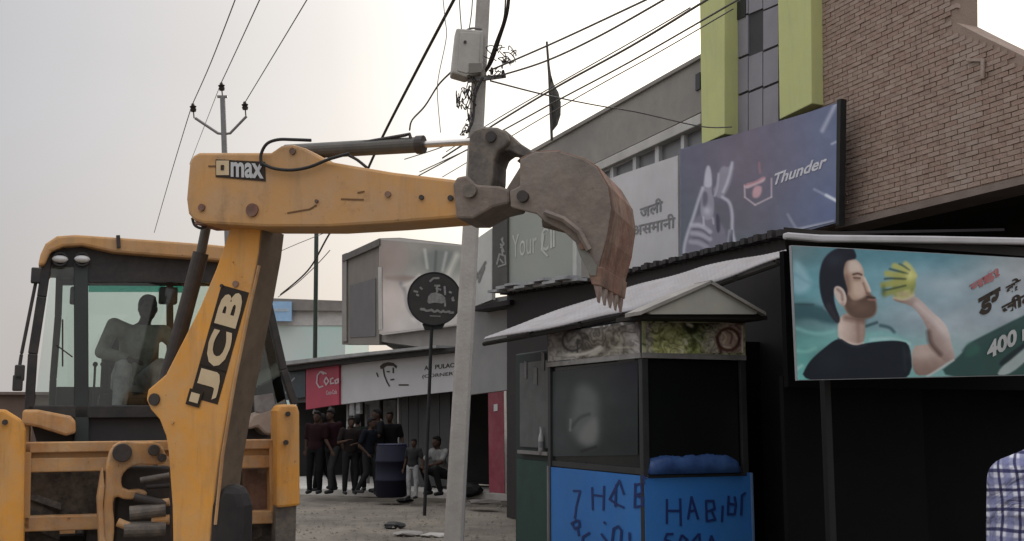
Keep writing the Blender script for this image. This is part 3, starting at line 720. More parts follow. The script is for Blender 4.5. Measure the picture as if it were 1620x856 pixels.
dk = thing('signboard', 'dark blue green shop sign left of the red sign, behind excavator cab pillar', 'sign', FB.at(455, 640))
mb = MB(); mb.prism(on(FB, [(400, 598), (483, 586), (483, 628), (400, 640)], .3), -FB.n * .1); mb.build('board', mat('dark_teal_sign', (.022, .035, .045), .5, (.03, .045, .055), 3, .5), dk)
strokes(FB, [[(452, 622), (458, 606), (466, 598)], [(425, 612), (440, 608)]], 2.4, mat('grey_white_print', (.3, .32, .33), .5), 'lettering', dk, .31)

# teal sheeted building far left behind the excavator arm
tb = thing('teal_building', 'low building with pale teal sheeted wall behind thin dark green pole', 'building', P(480, 660, 36))
TP = Plane(P(480, 428, 36), (1, -.12))
mb = MB(); mb.prism(on(TP, [(385, 475), (546, 478), (546, 660), (385, 660)]), V((0, 1, 0)) * 6); mb.build('wall', mat('teal_wall', (.46, .62, .56), .8, (.55, .6, .57), .5, .8, bump=.1), tb)
mb = MB(); mb.prism(on(TP, [(380, 470), (546, 476), (546, 492), (380, 490)], .2), V((0, 1, 0)) * 6.3); mb.build('parapet', mat('brown_parapet', (.23, .21, .19), .9), tb)
mb = MB(); mb.prism(on(TP, [(385, 490), (546, 492), (546, 515), (385, 515)], .03), V((0, 1, 0)) * .1); mb.build('wall_band', mat('pale_band', (.52, .5, .48), .9), tb)
bs = thing('signboard', 'small pale blue signboard on top of the teal building', 'sign', TP.at(443, 510))
mb = MB(); mb.prism(on(TP, [(424, 477), (461, 477), (461, 508), (424, 508)], .35), V((0, 1, 0)) * .1); mb.build('board', mat('pale_blue_print', (.3, .48, .68), .6), bs)
mb = MB(); mb.prism(on(TP, [(428, 488), (457, 488), (457, 493), (428, 493)], .36), V((0, 1, 0)) * .01); mb.build('printed_band', mat('white_blue_print', (.4, .48, .55), .6), bs)
# distant brown boundary wall at far left
bw = thing('boundary_wall', 'distant low brown boundary wall along the horizon at far left', 'wall', P(-40, 660, 45))
mb = MB(); a, b = P(-900, 620, 60), P(420, 626, 42)
mb.prism([V((a.x, a.y, 0)), V((b.x, b.y, 0)), V((b.x, b.y, b.z)), V((a.x, a.y, a.z))], V((.1, .3, 0))); mb.build('wall_panel', mat('brown_wall', (.13, .09, .07), .95, (.1, .07, .055), .5, .6), bw)
mb = MB(); mb.bar(a + Z * .05, b + Z * .05, .45, .12); mb.build('coping', mat('brown_coping', (.15, .115, .095), .9), bw)

# ---------------------------------------------------------------- dark stall shed at right: roof, posts, back blackened for its unlit inside
K = V((1.254, 10.3, 0))                      # street corner of the kiosk
sh = thing('stall_shed', 'large black unlit stall shed with white roof edge, right of the kiosk', 'shed', K + R * 2.5)
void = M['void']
s0 = P(1245, 600, 8.5); s0.z = 0
def SHp(a, b, z): return s0 + R * a + U * b + Z * z
zt = P(1250, 373, 8.5).z
mb = MB(); mb.prism([SHp(-.02, -.05, zt - .02), SHp(6, -.05, zt - .02), SHp(6, 3.2, zt - .02), SHp(2.6, 3.2, zt - .02)], Z * .08); mb.build('roof_slab', M['soffit'], sh)
pe = Plane(P(1250, 428, 8.45), R)
mb = MB(); mb.prism(on(pe, [(1246, 367), (1300, 371), (1480, 373), (1720, 378), (1720, 388), (1480, 384), (1300, 382), (1246, 377)], .05), -pe.n * .07); mb.build('white_roof_edge', mat('white_edge_pipe', (.46, .45, .46), .5, (.36, .35, .35), 3, .6), sh, bevel=.015)
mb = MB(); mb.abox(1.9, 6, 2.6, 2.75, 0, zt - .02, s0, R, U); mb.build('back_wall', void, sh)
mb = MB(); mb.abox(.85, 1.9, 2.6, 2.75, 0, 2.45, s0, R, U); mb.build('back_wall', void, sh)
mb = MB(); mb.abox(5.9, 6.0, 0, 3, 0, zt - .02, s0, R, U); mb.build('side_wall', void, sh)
mb = MB(); mb.abox(-.5, 6, .1, 3, .02, .04, s0, R, U); mb.build('floor_shade_sheet', void, sh)
for px in (1305,):
    q = pe.at(px, 600, -.25); mb = MB(); mb.box(V((q.x, q.y, zt / 2)), R * .03, U * .03, Z * (zt / 2 - .02)); mb.build('post', mat('dark_post', (.006, .0065, .0065), .6), sh)
# black sheets under the poster stand for the unlit open inside
mb = MB(); mb.abox(.38, 1.9, .55, .6, 0, 2.0, s0, R, U); mb.build('shade_sheet', void, sh)
mb = MB(); mb.abox(1.9, 6.0, .9, .95, 0, zt - .03, s0, R, U); mb.build('shade_sheet', void, sh)
mb = MB(); mb.abox(.38, 6, .48, .54, 1.9, zt - .03, s0, R, U); mb.build('shade_sheet', void, sh)
# dark shed run between kiosk and far row (black fascia under the billboards, corrugated edge)
ds = thing('awning_shed', 'long black shed with corrugated roof edge running under the white and blue billboards', 'shed', P(1000, 660, 14))
a = P(1250, 372, 10.9); b = P(960, 443, 15.6); c = P(802, 466, 18.2)
def drop(p, z): return V((p.x, p.y, z))
mb = MB()
for p, q in ((a, b), (b, c)):
    mb.prism([p, q, drop(q, .0), drop(p, .0)], -an * .06)
mb.build('fascia_shade_sheet', M['tin_dark'], ds)  # below the fascia the black sheet stands for shaded shop space
mb = MB()
n = 64
for i in range(n):
    t = i / n
    p = a.lerp(b, t / .55) if t < .55 else b.lerp(c, (t - .55) / .45)
    h = .022 + .02 * random.random()
    mb.box(p + Z * (h * .4) + an * (.05 + .02 * (i % 2)), (b - a).normalized() * .045, an * .1, Z * h)
mb.build('corrugated_edge', M['tin_dark'], ds)
mb = MB()
for i in range(16):
    t = .62 + .36 * i / 16
    p = b.lerp(c, (t - .55) / .45)
    mb.box(p + Z * (.02 + .1 * (i % 3) / 3) + an * (.2 + .1 * (i % 2)), (c - b).normalized() * (.12 + .1 * random.random()), an * .12, Z * .02)
mb.build('tin_scrap_edge', mat('pale_tin_scrap', (.33, .34, .34), .6, (.2, .2, .21), 5, .6), ds)
mb = MB()
for p, q in ((a, b), (b, c)): mb.prism([p, q, q - an * 3 + Z * .25, p - an * 3 + Z * .25], Z * .03)
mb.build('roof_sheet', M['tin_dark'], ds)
# green/black booth left of the kiosk
KL = Plane(K, U); KR = Plane(K, R)
gb = thing('booth', 'narrow dark green metal booth joined to left side of kiosk', 'booth', K + U * 2.7)
def kl(s, o, z): return K + U * s + KL.n * o + Z * z
mb = MB(); mb.abox(2.12, 3.2, -.9, -.05, 0, 2.42, K, U, KL.n); mb.build('body', M['green_dark'], gb, bevel=.02)
mb = MB(); mb.prism([kl(2.2, -.045, 1.3), kl(3.02, -.045, 1.3), kl(3.02, -.045, 2.3), kl(2.2, -.045, 2.3)], KL.n * .012)
mb.build('upper_panel', mat('grey_green_panel', (.06, .065, .066), .5, (.09, .095, .095), 3, .7, dust=(.13, .135, .13), dustamt=.3), gb)
mb = MB(); mb.prism([kl(2.15, -.04, 1.22), kl(3.0, -.04, 1.22), kl(3.0, -.04, 1.26), kl(2.15, -.04, 1.26)], KL.n * .05); mb.build('shelf', M['galv'], gb)
mb = MB(); mb.prism([kl(2.2, -.04, .1), kl(3.1, -.04, .1), kl(3.1, -.04, 1.15), kl(2.2, -.04, 1.15)], KL.n * .015); mb.build('lower_panel', mat('green_panel', (.016, .05, .04), .6, (.012, .035, .03), 3, .6), gb)
for sc, z0, ww in ((2.5, 2.02, .1), (2.8, 2.1, .07), (2.3, 2.18, .08)):
    mb = MB(); mb.prism([kl(sc, -.03, z0), kl(sc + ww, -.03, z0 + .02), kl(sc + ww, -.03, z0 + .22), kl(sc, -.03, z0 + .2)], KL.n * .005); mb.build('sticker', mat('dim_sticker', (.16, .155, .16), .6, (.1, .1, .1), 9, .7), gb)

# ---------------------------------------------------------------- kiosk
ki = thing('kiosk', 'corner kiosk with bright blue hand lettered counter and dark glass panes under a small gable', 'kiosk', K)
WL, WR = 2.05, 1.12
zc, zh0, zh1 = 1.10, 2.26, 2.58
fr = mat('dark_frame', (.02, .022, .023), .5, (.035, .035, .035), 4, .5)
def kr(s, o, z): return K + R * s + KR.n * o + Z * z
for p in (K, K + U * WL, K + R * WR, K + U * WL + R * WR):
    mb = MB(); mb.box(V((p.x, p.y, 1.3)), U * .035, R * .035, Z * 1.3); mb.build('post', fr, ki, bevel=.006)
mb = MB(); mb.prism([kl(.0, .03, .06), kl(WL, .03, .06), kl(WL, .03, zc), kl(0, .03, zc)], -KL.n * .03); cb1 = mb.build('counter_board', M['blue'], ki)
mb = MB(); mb.prism([kr(-.03, .045, .06), kr(WR + .04, .045, .06), kr(WR + .04, .045, zc + .01), kr(-.03, .045, zc - .01)], -KR.n * .03); cb2 = mb.build('counter_board', M['blue'], ki)
mb = MB(); mb.box(K + U * WL + KL.n * .035 + Z * .58, U * .018, KL.n * .02, Z * .53); mb.build('edge_trim', M['galv'], ki)
mb = MB(); mb.box(K + R * (WR + .045) + KR.n * .05 + Z * .58, R * .008, KR.n * .02, Z * .53); mb.build('edge_trim', mat('pale_blue_trim', (.12, .2, .35), .5), ki)
mb = MB(); mb.abox(-.05, WL + .05, 0, 1.12, zc - .02, zc + .01, K, U, -KL.n); mb.build('counter_top', fr, ki, bevel=.006)
kg = mat('kiosk_dark_glass', (.014, .016, .017), .25, (.024, .026, .026), 2, .5, spec=.12)
kgr = mat('kiosk_black_glass', (.006, .007, .007), .3, (.008, .008, .008), 2, .5, spec=.15)
mb = MB(); mb.prism([kl(.05, .0, zc + .07), kl(WL - .05, .0, zc + .07), kl(WL - .05, .0, zh0 - .06), kl(.05, .0, zh0 - .06)], -KL.n * .012); mb.build('glass_pane', kg, ki)
mb = MB(); mb.prism([kr(.05, .0, zc + .07), kr(WR - .05, .0, zc + .07), kr(WR - .05, .0, zh0 - .06), kr(.05, .0, zh0 - .06)], -KR.n * .012); mb.build('glass_pane', kgr, ki)
# soft pale reflection painted onto the left pane
zz1 = lambda l: [(780 + x / 2.8913, 560 + y / 2.8913) for x, y in l]
refl_tone = mat('pale_reflection', (.075, .077, .076), .6, (.03, .031, .031), 6, .8)
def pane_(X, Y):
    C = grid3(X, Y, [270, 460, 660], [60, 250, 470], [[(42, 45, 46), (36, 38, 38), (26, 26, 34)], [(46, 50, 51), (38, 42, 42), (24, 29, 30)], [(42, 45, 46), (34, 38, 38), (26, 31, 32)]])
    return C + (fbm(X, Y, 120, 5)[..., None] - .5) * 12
painted('painted_reflection', KL, [(874, 588), (1009, 572), (1009, 720), (874, 722)], ki, .008, 1.2, pane_, [
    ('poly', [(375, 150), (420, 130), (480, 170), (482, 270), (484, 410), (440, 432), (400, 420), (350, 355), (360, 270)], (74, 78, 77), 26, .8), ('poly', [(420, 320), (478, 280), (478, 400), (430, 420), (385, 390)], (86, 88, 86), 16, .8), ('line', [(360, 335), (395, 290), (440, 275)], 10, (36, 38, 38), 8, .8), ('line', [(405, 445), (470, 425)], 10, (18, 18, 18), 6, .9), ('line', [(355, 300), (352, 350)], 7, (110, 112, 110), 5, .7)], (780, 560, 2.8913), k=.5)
for f, w_ in ((kl, WL), (kr, WR)):
    nn = KL.n if f is kl else KR.n
    mb = MB(); mb.prism([f(.03, .02, zc + .012), f(w_ - .03, .02, zc + .012), f(w_ - .03, .02, zc + .07), f(.03, .02, zc + .07)], -nn * .05); mb.build('frame_rail', fr, ki)
    mb = MB(); mb.prism([f(-.03, .05, zh0 - .05), f(w_ + .03, .05, zh0 - .05), f(w_ + .03, .05, zh0), f(-.03, .05, zh0)], -nn * .08); mb.build('frame_rail', mat('pale_rail', (.27, .265, .25), .6, (.17, .165, .16), 5, .7), ki)
# printed header boards
def header_mat(name, c1, c2, c3, sc):
    m = bpy.data.materials.new(name); m.use_nodes = True
    nt = m.node_tree; b = nt.nodes['Principled BSDF']; b.inputs['Roughness'].default_value = .7
    g = nt.nodes.new('ShaderNodeNewGeometry'); n = nt.nodes.new('ShaderNodeTexNoise'); n.inputs['Scale'].default_value = sc; n.inputs['Detail'].default_value = 3; n.inputs['Distortion'].default_value = 1.2
    r = nt.nodes.new('ShaderNodeValToRGB'); r.color_ramp.interpolation = 'EASE'
    e = r.color_ramp.elements; e[0].position = .36; e[0].color = (*c1, 1); e[1].position = .62; e[1].color = (*c3, 1); q = e.new(.5); q.color = (*c2, 1)
    nt.links.new(g.outputs['Position'], n.inputs[0]); nt.links.new(n.outputs['Fac'], r.inputs[0]); nt.links.new(r.outputs[0], b.inputs['Base Color'])
    return m
hm1 = header_mat('floral_header_print', (.05, .06, .025), (.36, .38, .2), (.55, .54, .34), 6.5)
hm2 = header_mat('faded_header_print', (.028, .027, .024), (.085, .08, .07), (.36, .345, .33), 4.2)
mb = MB(); mb.prism([kl(-.02, .03, zh0), kl(WL + .03, .03, zh0), kl(WL + .03, .03, zh1), kl(-.02, .03, zh1)], -KL.n * .03); mb.build('header_board', hm2, ki)
mb = MB(); mb.prism([kr(-.03, .04, zh0), kr(WR + .03, .04, zh0), kr(WR + .03, .04, zh1), kr(-.03, .04, zh1)], -KR.n * .03); mb.build('header_board', hm1, ki)
zz5 = lambda l: [(860 + x / 4.909, 480 + y / 4.909) for x, y in l]
def hdr(X, Y):
    n = fbm(X, Y, 150, 2)[..., None]; n2 = fbm(X, Y, 70, 9)[..., None]
    C = grid3(X, Y, [800, 880, 1040, 1180, 1290, 1560], [120, 250, 400], [[(96, 90, 88), (104, 102, 90), (96, 94, 76), (50, 50, 34), (96, 92, 84), (112, 96, 90)], [(112, 108, 104), (112, 114, 80), (120, 122, 88), (70, 78, 44), (118, 116, 104), (116, 98, 92)], [(118, 116, 108), (126, 128, 86), (134, 134, 96), (98, 104, 60), (112, 108, 96), (124, 110, 102)]])
    n3 = fbm(X, Y, 34, 12)[..., None]; f = np.abs(np.sin(fbm(X, Y, 130, 21) * 26))[..., None]
    return C + (n - .5) * 80 + (n2 - .5) * 60 + (n3 - .5) * 70 + (f - .6) * np.array((46, 48, 30))
painted('printed_picture', KR, [(1022, 511), (1176, 511), (1176, 558), (1022, 560)], ki, .046, 1.1, hdr, [
    ('line', [(840, 220), (880, 240), (920, 200)], 16, (52, 56, 34), 8, .8), ('line', [(900, 330), (930, 240), (990, 200)], 14, (82, 88, 58), 9, .7), ('poly', [(1060, 120), (1200, 120), (1210, 200), (1150, 260), (1090, 200)], (24, 24, 16), 14, .85),
    ('line', [(1120, 160), (1150, 175)], 26, (165, 165, 150), 9, .85), ('line', [(1095, 280), (1110, 310)], 24, (175, 176, 158), 9, .85), ('poly', [(1140, 230), (1180, 240), (1200, 350), (1150, 360)], (60, 64, 36), 12, .7), ('line', [(1165, 250), (1220, 310), (1290, 350)], 14, (140, 140, 124), 7, .8),
    ('blob', (1435, 280, 78, 84), (150, 128, 116), .8), ('ring', (1435, 280, 84), 22, (62, 36, 30), 6, .85), ('line', [(1340, 260), (1380, 390)], 20, (54, 32, 28), 9, .8), ('line', [(1390, 225), (1425, 260), (1395, 310)], 12, (190, 168, 154), 5, .8), ('line', [(1420, 215), (1470, 240), (1450, 310)], 12, (80, 52, 46), 5, .8),
    ('line', [(1480, 235), (1500, 275)], 14, (180, 160, 148), 5, .8), ('line', [(1400, 335), (1455, 345)], 10, (185, 165, 150), 5, .8), ('line', [(1545, 180), (1545, 385)], 18, (170, 164, 152), 6, .85)], (860, 480, 4.909), k=.42)
def hdl(X, Y):
    C = grid3(X, Y, [0, 150, 320, 560, 800], [160, 280, 440], [[(60, 56, 58), (46, 44, 44), (44, 42, 40), (58, 54, 48), (70, 66, 68)], [(104, 100, 102), (70, 68, 66), (48, 44, 38), (62, 58, 50), (104, 100, 102)], [(110, 108, 106), (104, 102, 98), (88, 84, 78), (76, 74, 66), (104, 102, 98)]])
    f = np.abs(np.sin(fbm(X, Y, 150, 24) * 24))[..., None]
    return C + (fbm(X, Y, 110, 4)[..., None] - .5) * 60 + (fbm(X, Y, 40, 14)[..., None] - .5) * 50 + (f - .6) * 30
painted('printed_picture', KL, [(867, 526), (1012, 512), (1012, 558), (867, 572)], ki, .036, 1.1, hdl, [
    ('ring', (225, 290, 78), 16, (26, 25, 26), 7, .9), ('line', [(265, 280), (262, 380)], 12, (22, 22, 22), 5, .9), ('line', [(150, 400), (250, 400), (340, 390), (440, 335)], 18, (128, 126, 118), 9, .85), ('poly', [(320, 420), (440, 330), (470, 345), (420, 400)], (112, 110, 102), 8, .8),
    ('line', [(560, 345), (700, 340), (800, 335)], 16, (112, 110, 100), 7, .7), ('line', [(620, 300), (560, 260)], 16, (92, 88, 78), 9, .6), ('line', [(665, 225), (710, 225)], 9, (34, 32, 30), 4, .8), ('line', [(690, 290), (740, 320)], 12, (132, 130, 126), 6, .7), ('line', [(25, 340), (25, 440)], 16, (134, 132, 126), 6, .8), ('line', [(330, 170), (580, 130)], 60, (30, 28, 28), 22, .7)], (860, 480, 4.909), k=.42)
# small gable roof over the right face
ga = [(1022, 492), (1126, 447), (1202, 490), (1196, 497), (1030, 497)]
mb = MB(); mb.prism(on(KR, ga, .42), -KR.n * .22); mb.build('gable', mat('gable_board', (.38, .365, .31), .8, (.31, .3, .26), 2.5, .6, dust=(.36, .34, .3), dustamt=.3), ki)
mb = MB()
for p, q in (((1014, 492), (1127, 443)), ((1125, 443), (1212, 494))):
    mb.prism(on(KR, [p, q, (q[0], q[1] + 5), (p[0], p[1] + 6)], .45), -KR.n * .3)
mb.build('gable_trim', mat('grey_trim', (.28, .26, .235), .7, (.2, .19, .17), 5, .7), ki)
mb = MB(); mb.prism(on(KR, [(1016, 496), (1200, 496), (1214, 500), (1214, 506), (1016, 503)], .38), -KR.n * .5); mb.build('gable_soffit', M['soffit'], ki)
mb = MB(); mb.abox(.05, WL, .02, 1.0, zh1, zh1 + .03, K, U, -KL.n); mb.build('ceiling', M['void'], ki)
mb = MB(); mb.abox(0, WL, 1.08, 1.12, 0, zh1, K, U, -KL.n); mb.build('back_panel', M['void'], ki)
# handwriting on the blue boards
zk = lambda l: [(860 + x / 4.765, 740 + y / 4.765) for x, y in l]
left = [[(225, 175), (275, 175), (245, 300), (235, 380)], [(365, 150), (370, 315)], [(370, 205), (455, 215)], [(455, 140), (450, 318)],
        [(495, 240), (570, 95), (605, 200)], [(500, 240), (560, 280), (605, 300)], [(545, 130), (540, 290)],
        [(690, 120), (685, 300)], [(685, 130), (735, 120), (740, 190), (690, 205), (750, 230), (745, 285), (690, 295)], [(775, 85), (745, 60), (760, 120)],
        [(245, 400), (210, 420), (235, 460), (270, 440), (265, 400), (240, 395)], [(255, 460), (265, 510)],
        [(345, 490), (295, 520), (290, 560)], [(455, 410), (465, 420)], [(435, 500), (480, 560)], [(515, 553), (525, 460), (560, 440), (585, 470), (580, 553)], [(645, 490), (648, 553)]]
right = [[(930, 240), (930, 420)], [(930, 325), (1030, 325)], [(1030, 235), (1035, 435)], [(1090, 385), (1115, 220), (1165, 385)], [(1100, 330), (1145, 320)],
         [(1225, 250), (1230, 400)], [(1225, 250), (1280, 250), (1290, 310), (1235, 330)], [(1270, 330), (1295, 390), (1230, 402)], [(1350, 290), (1345, 405)],
         [(1395, 215), (1390, 350), (1440, 350), (1450, 280), (1400, 270)], [(1440, 220), (1450, 280)], [(1490, 355), (1495, 210), (1520, 190)],
         [(975, 500), (930, 500), (915, 540), (960, 560), (950, 600)], [(1040, 510), (1025, 560), (1060, 590), (1085, 545), (1045, 510)], [(1175, 500), (1180, 600)], [(1120, 560), (1170, 500)], [(1240, 600), (1265, 515), (1300, 600)]]
strokes(KL, [zk(l) for l in left], 3.4, M['navy'], 'lettering', cb1, .034)
strokes(KR, [zk(l) for l in right], 3.9, M['navy'], 'lettering', cb2, .05)
# things on and about the kiosk
bt = thing('bottle', 'white plastic bottle standing on ledge of dark green booth', 'bottle', kl(2.27, .0, 1.26))
q = KL.at(856, 718, .0)
mb = MB(); mb.tube([q, q + Z * .16, q + Z * .2, q + Z * .245, q + Z * .28], [.032, .032, .026, .013, .012], 12); mb.build('bottle_body', mat('white_plastic', (.42, .42, .42), .4), bt, smooth=True)
mb = MB(); mb.cyl(q + Z * .28, q + Z * .305, .016, n=10); mb.build('cap', mat('pale_cap', (.36, .37, .37), .5), bt)
mb = MB(); mb.cyl(q + Z * .07, q + Z * .14, .0335, n=12); mb.build('bottle_label', mat('grey_label', (.2, .2, .21), .6), bt)
tk = MB()
random.seed(21)
nu, nv = 34, 12
for j in range(nv + 1):
    for i in range(nu + 1):
        s, t = i / nu, j / nv
        edge = (sin(pi * s) ** .14 if 0 < s < 1 else 0) * (sin(pi * t) ** .22 if 0 < t < 1 else 0)
        hgt = edge * (.165 + .05 * (s < .3) * (1 - s / .3) * t + .012 * sin(9 * s + 4 * t) + .016 * abs(sin(13 * s - 9 * t + 2 * s * s)) + .02 * random.random())
        tk.v.append(kr(.02 + s * 1.02, .08 - t * .42, zc + .015 + hgt))
for j in range(nv):
    for i in range(nu): tk.f.append((j * (nu + 1) + i, j * (nu + 1) + i + 1, (j + 1) * (nu + 1) + i + 1, (j + 1) * (nu + 1) + i))
to = tk.build('tarpaulin', M['tarp'], smooth=True)
so_ = to.modifiers.new('t', 'SOLIDIFY'); so_.thickness = .012
tag(to, 'folded dark blue tarpaulin lying on kiosk counter above the blue board', 'tarpaulin')
# leaning tin awning sheet, corrugated, over the kiosk
near = [(1252, 401, 9.9), (1180, 427, 10.5), (1115, 450, 10.9), (1060, 470, 11.05), (1000, 490, 11.2), (930, 505, 11.4), (850, 521, 11.7), (765, 537, 12.3)]
far = [(1244, 395, 10.3), (1180, 407, 11.1), (1110, 422, 11.8), (1050, 439, 12.1), (990, 456, 12.4), (930, 474, 12.6), (865, 497, 12.8), (768, 532, 13.0)]
def interp(lst, t):
    x = t * (len(lst) - 1); i = min(int(x), len(lst) - 2); f = x - i
    return P(*lst[i]).lerp(P(*lst[i + 1]), f)
mb = MB(); nI, nJ = 300, 6
for i in range(nI + 1):
    p, q = interp(near, i / nI), interp(far, i / nI)
    for j in range(nJ + 1):
        mb.v.append(p.lerp(q, j / nJ) + Z * (.0016 * sin(i * 2 * pi / 4) + .008 * sin(i * .07 + j * .5)))
for i in range(nI):
    for j in range(nJ): mb.f.append((i * (nJ + 1) + j, i * (nJ + 1) + j + 1, (i + 1) * (nJ + 1) + j + 1, (i + 1) * (nJ + 1) + j))
aw = mb.build('tin_awning', M['tin'], smooth=True)
so_ = aw.modifiers.new('t', 'SOLIDIFY'); so_.thickness = .012
tag(aw, 'long pale corrugated tin awning sloping down over kiosk, touched by the bucket', 'awning')
mb = MB(); 
for i in range(7):
    t = .04 + i * .14
    mb.bar(interp(near, t) - Z * .05, interp(far, t) - Z * .05, .04, .05)
mb.build('rafter', M['soffit'], aw)
mb = MB(); mb.tube([interp(near, t / 20) - Z * .05 + V((0, .05, 0)) for t in range(21)], .025, 6); mb.build('eave_pole', M['soffit'], aw)

# ---------------------------------------------------------------- drink poster on the shed front
PP = Plane(P(1255, 428, 8.35), R)
po = thing('poster_banner', 'teal drink poster of bearded man in black t-shirt drinking, under white roof edge', 'poster', PP.at(1440, 620))
zp = lambda l: [(1220 + x / 3.2925, 360 + y / 3.2925) for x, y in l]
mb = MB(); mb.prism(on(PP, [(1252, 388), (1330, 392), (1620, 408), (1690, 412), (1690, 592), (1620, 594), (1262, 602)]), -PP.n * .03); mb.build('board', mat('banner_backing', (.3, .32, .33), .6), po)
def teal(X, Y):
    C = grid3(X, Y, [100, 380, 800, 1330, 1560], [90, 300, 480, 620, 780], [
        [(92, 112, 116), (74, 114, 124), (72, 116, 128), (124, 130, 132), (140, 140, 140)], [(84, 130, 138), (92, 136, 146), (112, 138, 148), (134, 140, 144), (150, 152, 152)], [(66, 96, 98), (100, 130, 136), (128, 142, 150), (132, 142, 148), (140, 146, 150)],
        [(84, 134, 130), (100, 150, 146), (118, 146, 148), (112, 126, 128), (120, 126, 128)], [(90, 150, 144), (96, 150, 144), (100, 140, 138), (96, 110, 108), (100, 110, 110)]])
    return C + (fbm(X, Y * 2.2, 150, 6)[..., None] - .5) * 26
def skinf(hi, lo, ang=0.0, c0=0, span=200):
    def f(X, Y):
        t = np.clip(((X * cos(ang) + Y * sin(ang)) - c0) / span, 0, 1)[..., None]
        return np.array(hi) * (1 - t) + np.array(lo) * t + (fbm(X, Y, 34, 7)[..., None] - .5) * 12
    return f
def lime(X, Y): return np.array((132, 138, 70)) + (fbm(X, Y, 46, 3)[..., None] - .5) * np.array((150, 140, 90))
hair_c, beard_c, shirt_c = (24, 27, 36), (74, 58, 50), (15, 21, 29)
